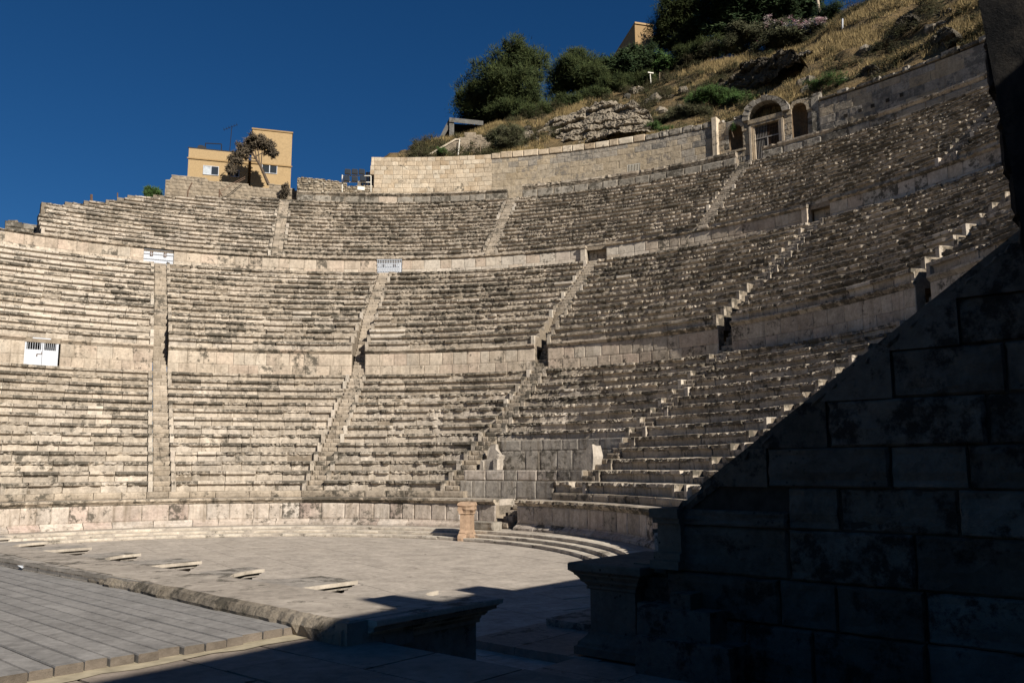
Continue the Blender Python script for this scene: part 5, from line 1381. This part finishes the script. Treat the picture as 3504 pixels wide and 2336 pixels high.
straight_wall('rubble_wall', 'ruined rubble stub against the sky at the left end of the seats', 12, 515, 92, 512, 41.0, 18.6, [(0, 19.8), (.06, 20.75), (.35, 20.85), (.4, 20.5), (.6, 20.7), (.9, 20.6), (1, 20.3)], B_grey, .55, (.8, 2.0), 106, jit=.03)
# pierced tile stack beside the ashlar wall
Tp = flat(13.2, 51.6, 29.0); ez = empty('pierced_wall', Tp(Vector((0, 0, 0))), 'small pierced block wall stepping up to the honey coloured wall', 'wall')
for k in range(7):
    for j in range(8 - (k > 3) * 2 - (k > 5)):
        mb = MB(); x = .9 - j * .25 - .12; mb.box((x - .11, 0, k * .3), (x + .11, .12, k * .3 + .26), Tp, .008); mb.obj('pierced_block', M_block, ez)
# floodlights on white stand
rl = 47.4
def FL(x, y, r=rl): return cyl(x, y, r)
ez = empty('floodlight_stand', FL(818, 441), 'white tubular floodlight stand beside the honey coloured wall', 'stand')
for a, b in (((786, 441), (786, 402)), ((852, 441), (852, 404)), ((786, 404), (852, 404)), ((786, 418), (852, 419))):
    mb = MB(); mb.tube([FL(*a), FL(*b)], .045); mb.obj('tube', M_cream, ez)
mb = MB(); P = FL(829, 434); mb.box((-.32, -.1, -.13), (.32, .15, .2), lambda v: P + v); mb.obj('control_box', M_cream, ez)
lights = [(801, 396, 'upper left'), (817, 396, 'upper middle'), (833, 396, 'upper right'), (798, 412, 'lower left'), (817, 413, 'lower middle'), (836, 412, 'lower right')]
fl0 = None
for x, y, l in lights:
    P = FL(x, y) + Vector((-.1, -.25, 0))
    if fl0 is None:
        fl0 = empty('floodlight', P, 'x', 'floodlight', 'floodlights on the white stand')
        B = MB(); B.box((-.24, 0, -.22), (.24, .22, .22), lambda v: P + v); h_ = B.obj('housing', M_black, fl0)
        B = MB(); B.box((-.2, -.012, -.18), (.2, -.002, .18), lambda v: P + v); B.obj('lens', M_glass, fl0)
        B = MB(); B.box((-.28, .05, -.28), (-.245, .1, .1), lambda v: P + v); B.box((.245, .05, -.28), (.28, .1, .1), lambda v: P + v); B.box((-.28, .05, -.30), (.28, .1, -.26), lambda v: P + v); B.obj('bracket', M_black, fl0)
        o = fl0
    else:
        o = fl0.copy(); COL.objects.link(o); WL[o] = P; o.location = P
        for c in list(fl0.children): q = c.copy(); COL.objects.link(q); q.parent = o
    o['label'] = 'black floodlight, ' + l + ' of the six on the white stand'
# posts
def post(x0, y0, x1, y1, r, label, mat=M_rust, rad=.05, name='fence_post', grp='fence posts along the upper edge'):
    mb = MB(); mb.tube([cyl(x0, y0, r), cyl(x1, y1, r)], rad, 6); tag(mb.obj(name, mat), label, 'post', grp)
post(210, 470, 210, 447, 43.3, 'thick rusty post against the sky left of the low block wall', rad=.10)
post(270, 476, 270, 443, 44.5, 'thin tall rusty post next to the low block wall'); post(316, 473, 317, 456, 45.3, 'short rusty post in front of the low block wall')
for lab, pts in (('leaning angle iron post with a bent top before the block wall', [[(429, 468), (432, 438), (441, 420)]]), ('braced iron post in front of the concrete block wall', [[(503, 468), (504, 435)], [(504, 440), (510, 450)]])):
    mb = MB(); [mb.tube([cyl(x, y, 45.6) for x, y in p_], .06) for p_ in pts]; tag(mb.obj('fence_post', M_rust), lab, 'post', 'fence posts along the upper edge')
mb = MB(); mb.tube([cyl(504, 437, 48.4), cyl(563, 406, 49.4)], .03, 4); mb.tube([cyl(504, 441, 48.4), cyl(563, 410, 49.4)], .03, 4); tag(mb.obj('guy_wire', M_rust), 'thin wires sloping from the braced post up to the house', 'wire')
post(1935, 68, 1935, 44, 66, 'white post on the slope below the oleander', M_white, .09, 'marker_post', None)
post(1515, 190, 1515, 167, 70.5, 'plain thin post right of the small lamp post', M_wood, .06, 'wooden_post', None)
ez = empty('lamp_post', cyl(1495, 192, 70.5), 'pale lamp post with a small head on the slope', 'lamp post')
mb = MB(); mb.tube([cyl(1495, 192, 70.5), cyl(1493, 168, 70.5)], .06); mb.obj('pole', M_cream, ez)
mb = MB(); P = cyl(1494, 168, 70.5); mb.box((-.35, -.1, -.06), (.35, .1, .05), lambda v: P + v); mb.obj('lamp_head', M_cream, ez)
# stone stair building on the left of the slope
def chordpt(x, y, r): return cyl(x, y, r)
ez = empty('stone_hut', cyl(1070, 345, 53), 'square stone wall with a sloping stair parapet above the honey coloured wall', 'stone wall')
mb = MB(); pl = [(1052, 360), (1126, 360), (1126, 338), (1117, 322), (1085, 306), (1070, 305), (1066, 318), (1052, 335)]
mb.add([chordpt(x, y, r_) for r_ in (53.5, 56) for x, y in pl], [tuple(range(8))[::-1], tuple(range(8, 16))] + [(i, (i + 1) % 8, 8 + (i + 1) % 8, 8 + i) for i in range(8)]); mb.obj('hut_wall', M_block, ez)
mb = MB(); pl = [(975, 362), (1052, 362), (1056, 318), (1046, 320), (1015, 340)]
mb.add([chordpt(x, y, r_) for r_ in (52.5, 53.2) for x, y in pl], [tuple(range(5))[::-1], tuple(range(5, 10))] + [(i, (i + 1) % 5, 5 + (i + 1) % 5, 5 + i) for i in range(5)]); mb.obj('stair_parapet', M_block, ez)
mb = MB(); pl = [(975, 359), (1046, 318), (1056, 318), (1056, 321), (1047, 322), (978, 362)]
mb.add([chordpt(x, y, r_) for r_ in (52.4, 53.3) for x, y in pl], [tuple(range(6))[::-1], tuple(range(6, 12))] + [(i, (i + 1) % 6, 6 + (i + 1) % 6, 6 + i) for i in range(6)]); mb.obj('coping', M_ash, ez)
rnd = random.Random(5)
for k in range(9):
    for j in range(12):
        x = 1056 + j * 5.8 + (k % 2) * 2.6; y = 357 - k * 5.6; lim = 306 + max(0, (x - 1085) * .4) + (6 if x > 1112 else 0) + (12 if x < 1066 else 0)
        if y - 5.2 < lim or x > 1120: continue
        P = chordpt(x + 2.8, y, 53.45); put('stone_block', rnd.choice(B_blk), P + Vector((0, -.06, 0)), rz=-R(23), sc=(.38, 1, .34), parent=ez)
post(1052, 357, 1056, 320, 52.2, 'pale leaning stake at the stone stair', M_cream, .05, 'wooden_stake', 'stakes at the stone stair')
post(1103, 356, 1103, 332, 52.2, 'dark stake in front of the stone hut', M_wood, .05, 'wooden_stake', 'stakes at the stone stair')
post(1136, 325, 1129, 290 + 18, 54.5, 'leaning stake on top of the stone hut', M_wood, .06, 'wooden_stake', 'stakes at the stone stair')
mb = MB(); mb.tube([cyl(1052, 357, 52.3), cyl(1075, 330, 52.3), cyl(1104, 342, 52.3)], .035, 5); tag(mb.obj('handrail', M_wood), 'old wooden rail in front of the stone hut', 'rail')
# dark building behind the big pine
def slab_poly(mb, pl, r0, r1):
    n = len(pl); mb.add([cyl(x, y, r_) for r_ in (r0, r1) for x, y in pl], [tuple(range(n))[::-1], tuple(range(n, 2 * n))] + [(i, (i + 1) % n, n + (i + 1) % n, n + i) for i in range(n)])
M_conc = stone('raw_concrete', [(.22, .21, .19)] * 3, lich=.4, streak=.4, bump=.4)
ez = empty('unfinished_house', cyl(1030, 325, 66), 'dark unfinished concrete house half hidden behind the big pine', 'house')
mb = MB(); slab_poly(mb, [(1000, 334), (1032, 272), (1037, 272), (1037, 282), (1010, 334)], 63, 66); mb.obj('side_beam', M_conc, ez)
mb = MB(); slab_poly(mb, [(1032, 334), (1032, 280), (1043, 280), (1043, 334)], 62.8, 63.5); mb.obj('column', M_conc, ez)
mb = MB(); slab_poly(mb, [(1032, 280), (1032, 270), (1110, 278), (1110, 288)], 62.7, 68); mb.obj('roof_beam', M_conc, ez)
mb = MB(); slab_poly(mb, [(1008, 336), (1034, 284), (1110, 289), (1110, 336)], 66.5, 67); mb.obj('inner_wall', M_darkj, ez)
# brown building at the top
eb = empty('brown_house', cyl(1440, 130, 84), 'plain brown flat roofed house behind the trees at the top of the slope', 'house')
Pc = cyl(1458, 56, 83); Pl = cyl(1385, 112, 96); Pr = cyl(1500, 64, 84.5)
mb = MB(); pts = [Pc, Pl, Pl + (Pr - Pc), Pr]; zt = Pc.z; vs = [Vector((p.x, p.y, zt)) for p in pts] + [Vector((p.x, p.y, zt - 14)) for p in pts]
mb.add(vs, [(0, 1, 2, 3), (7, 6, 5, 4), (0, 4, 5, 1), (1, 5, 6, 2), (2, 6, 7, 3), (3, 7, 4, 0)]); mb.obj('house_body', simple('brown_plaster', (.30, .20, .10), .9, var=.08), eb)
mb = MB(); vs2 = [v + Vector((0, 0, .02)) for v in vs[:4]]; cen = sum(vs2, Vector()) / 4; vs3 = [cen + (v - cen) * 1.02 for v in vs2]
mb.add(vs3 + [v + Vector((0, 0, .25)) for v in vs3], [(3, 2, 1, 0), (4, 5, 6, 7), (0, 1, 5, 4), (1, 2, 6, 5), (2, 3, 7, 6), (3, 0, 4, 7)]); mb.obj('roof_edge', simple('brown_trim', (.36, .25, .13), .9), eb)
# pale trunk and fence at the top
mb = MB(); mb.tube([cyl(1882, 32, 79), cyl(1878, 5, 79), cyl(1874, -25, 79)], .22, 8, .15); tag(mb.obj('tree_trunk', simple('pale_bark', (.42, .34, .25), .9, var=.2)), 'pale bare tree trunk cut off by the top edge', 'tree trunk')
ef = empty('hill_fence', cyl(1920, 20, 78), 'short dark metal fence on the hilltop by the pale trunk', 'fence')
for k in range(12): mb = MB(); x = 1888 + k * 6; mb.tube([cyl(x, 32 - k * 2.2, 78), cyl(x, 20 - k * 2.2, 78)], .03, 4); mb.obj('fence_bar', M_black, ef)
for dy in (20, 30): mb = MB(); mb.tube([cyl(1886, dy, 78), cyl(1956, dy - 25, 78)], .035, 4); mb.obj('fence_rail', M_black, ef)
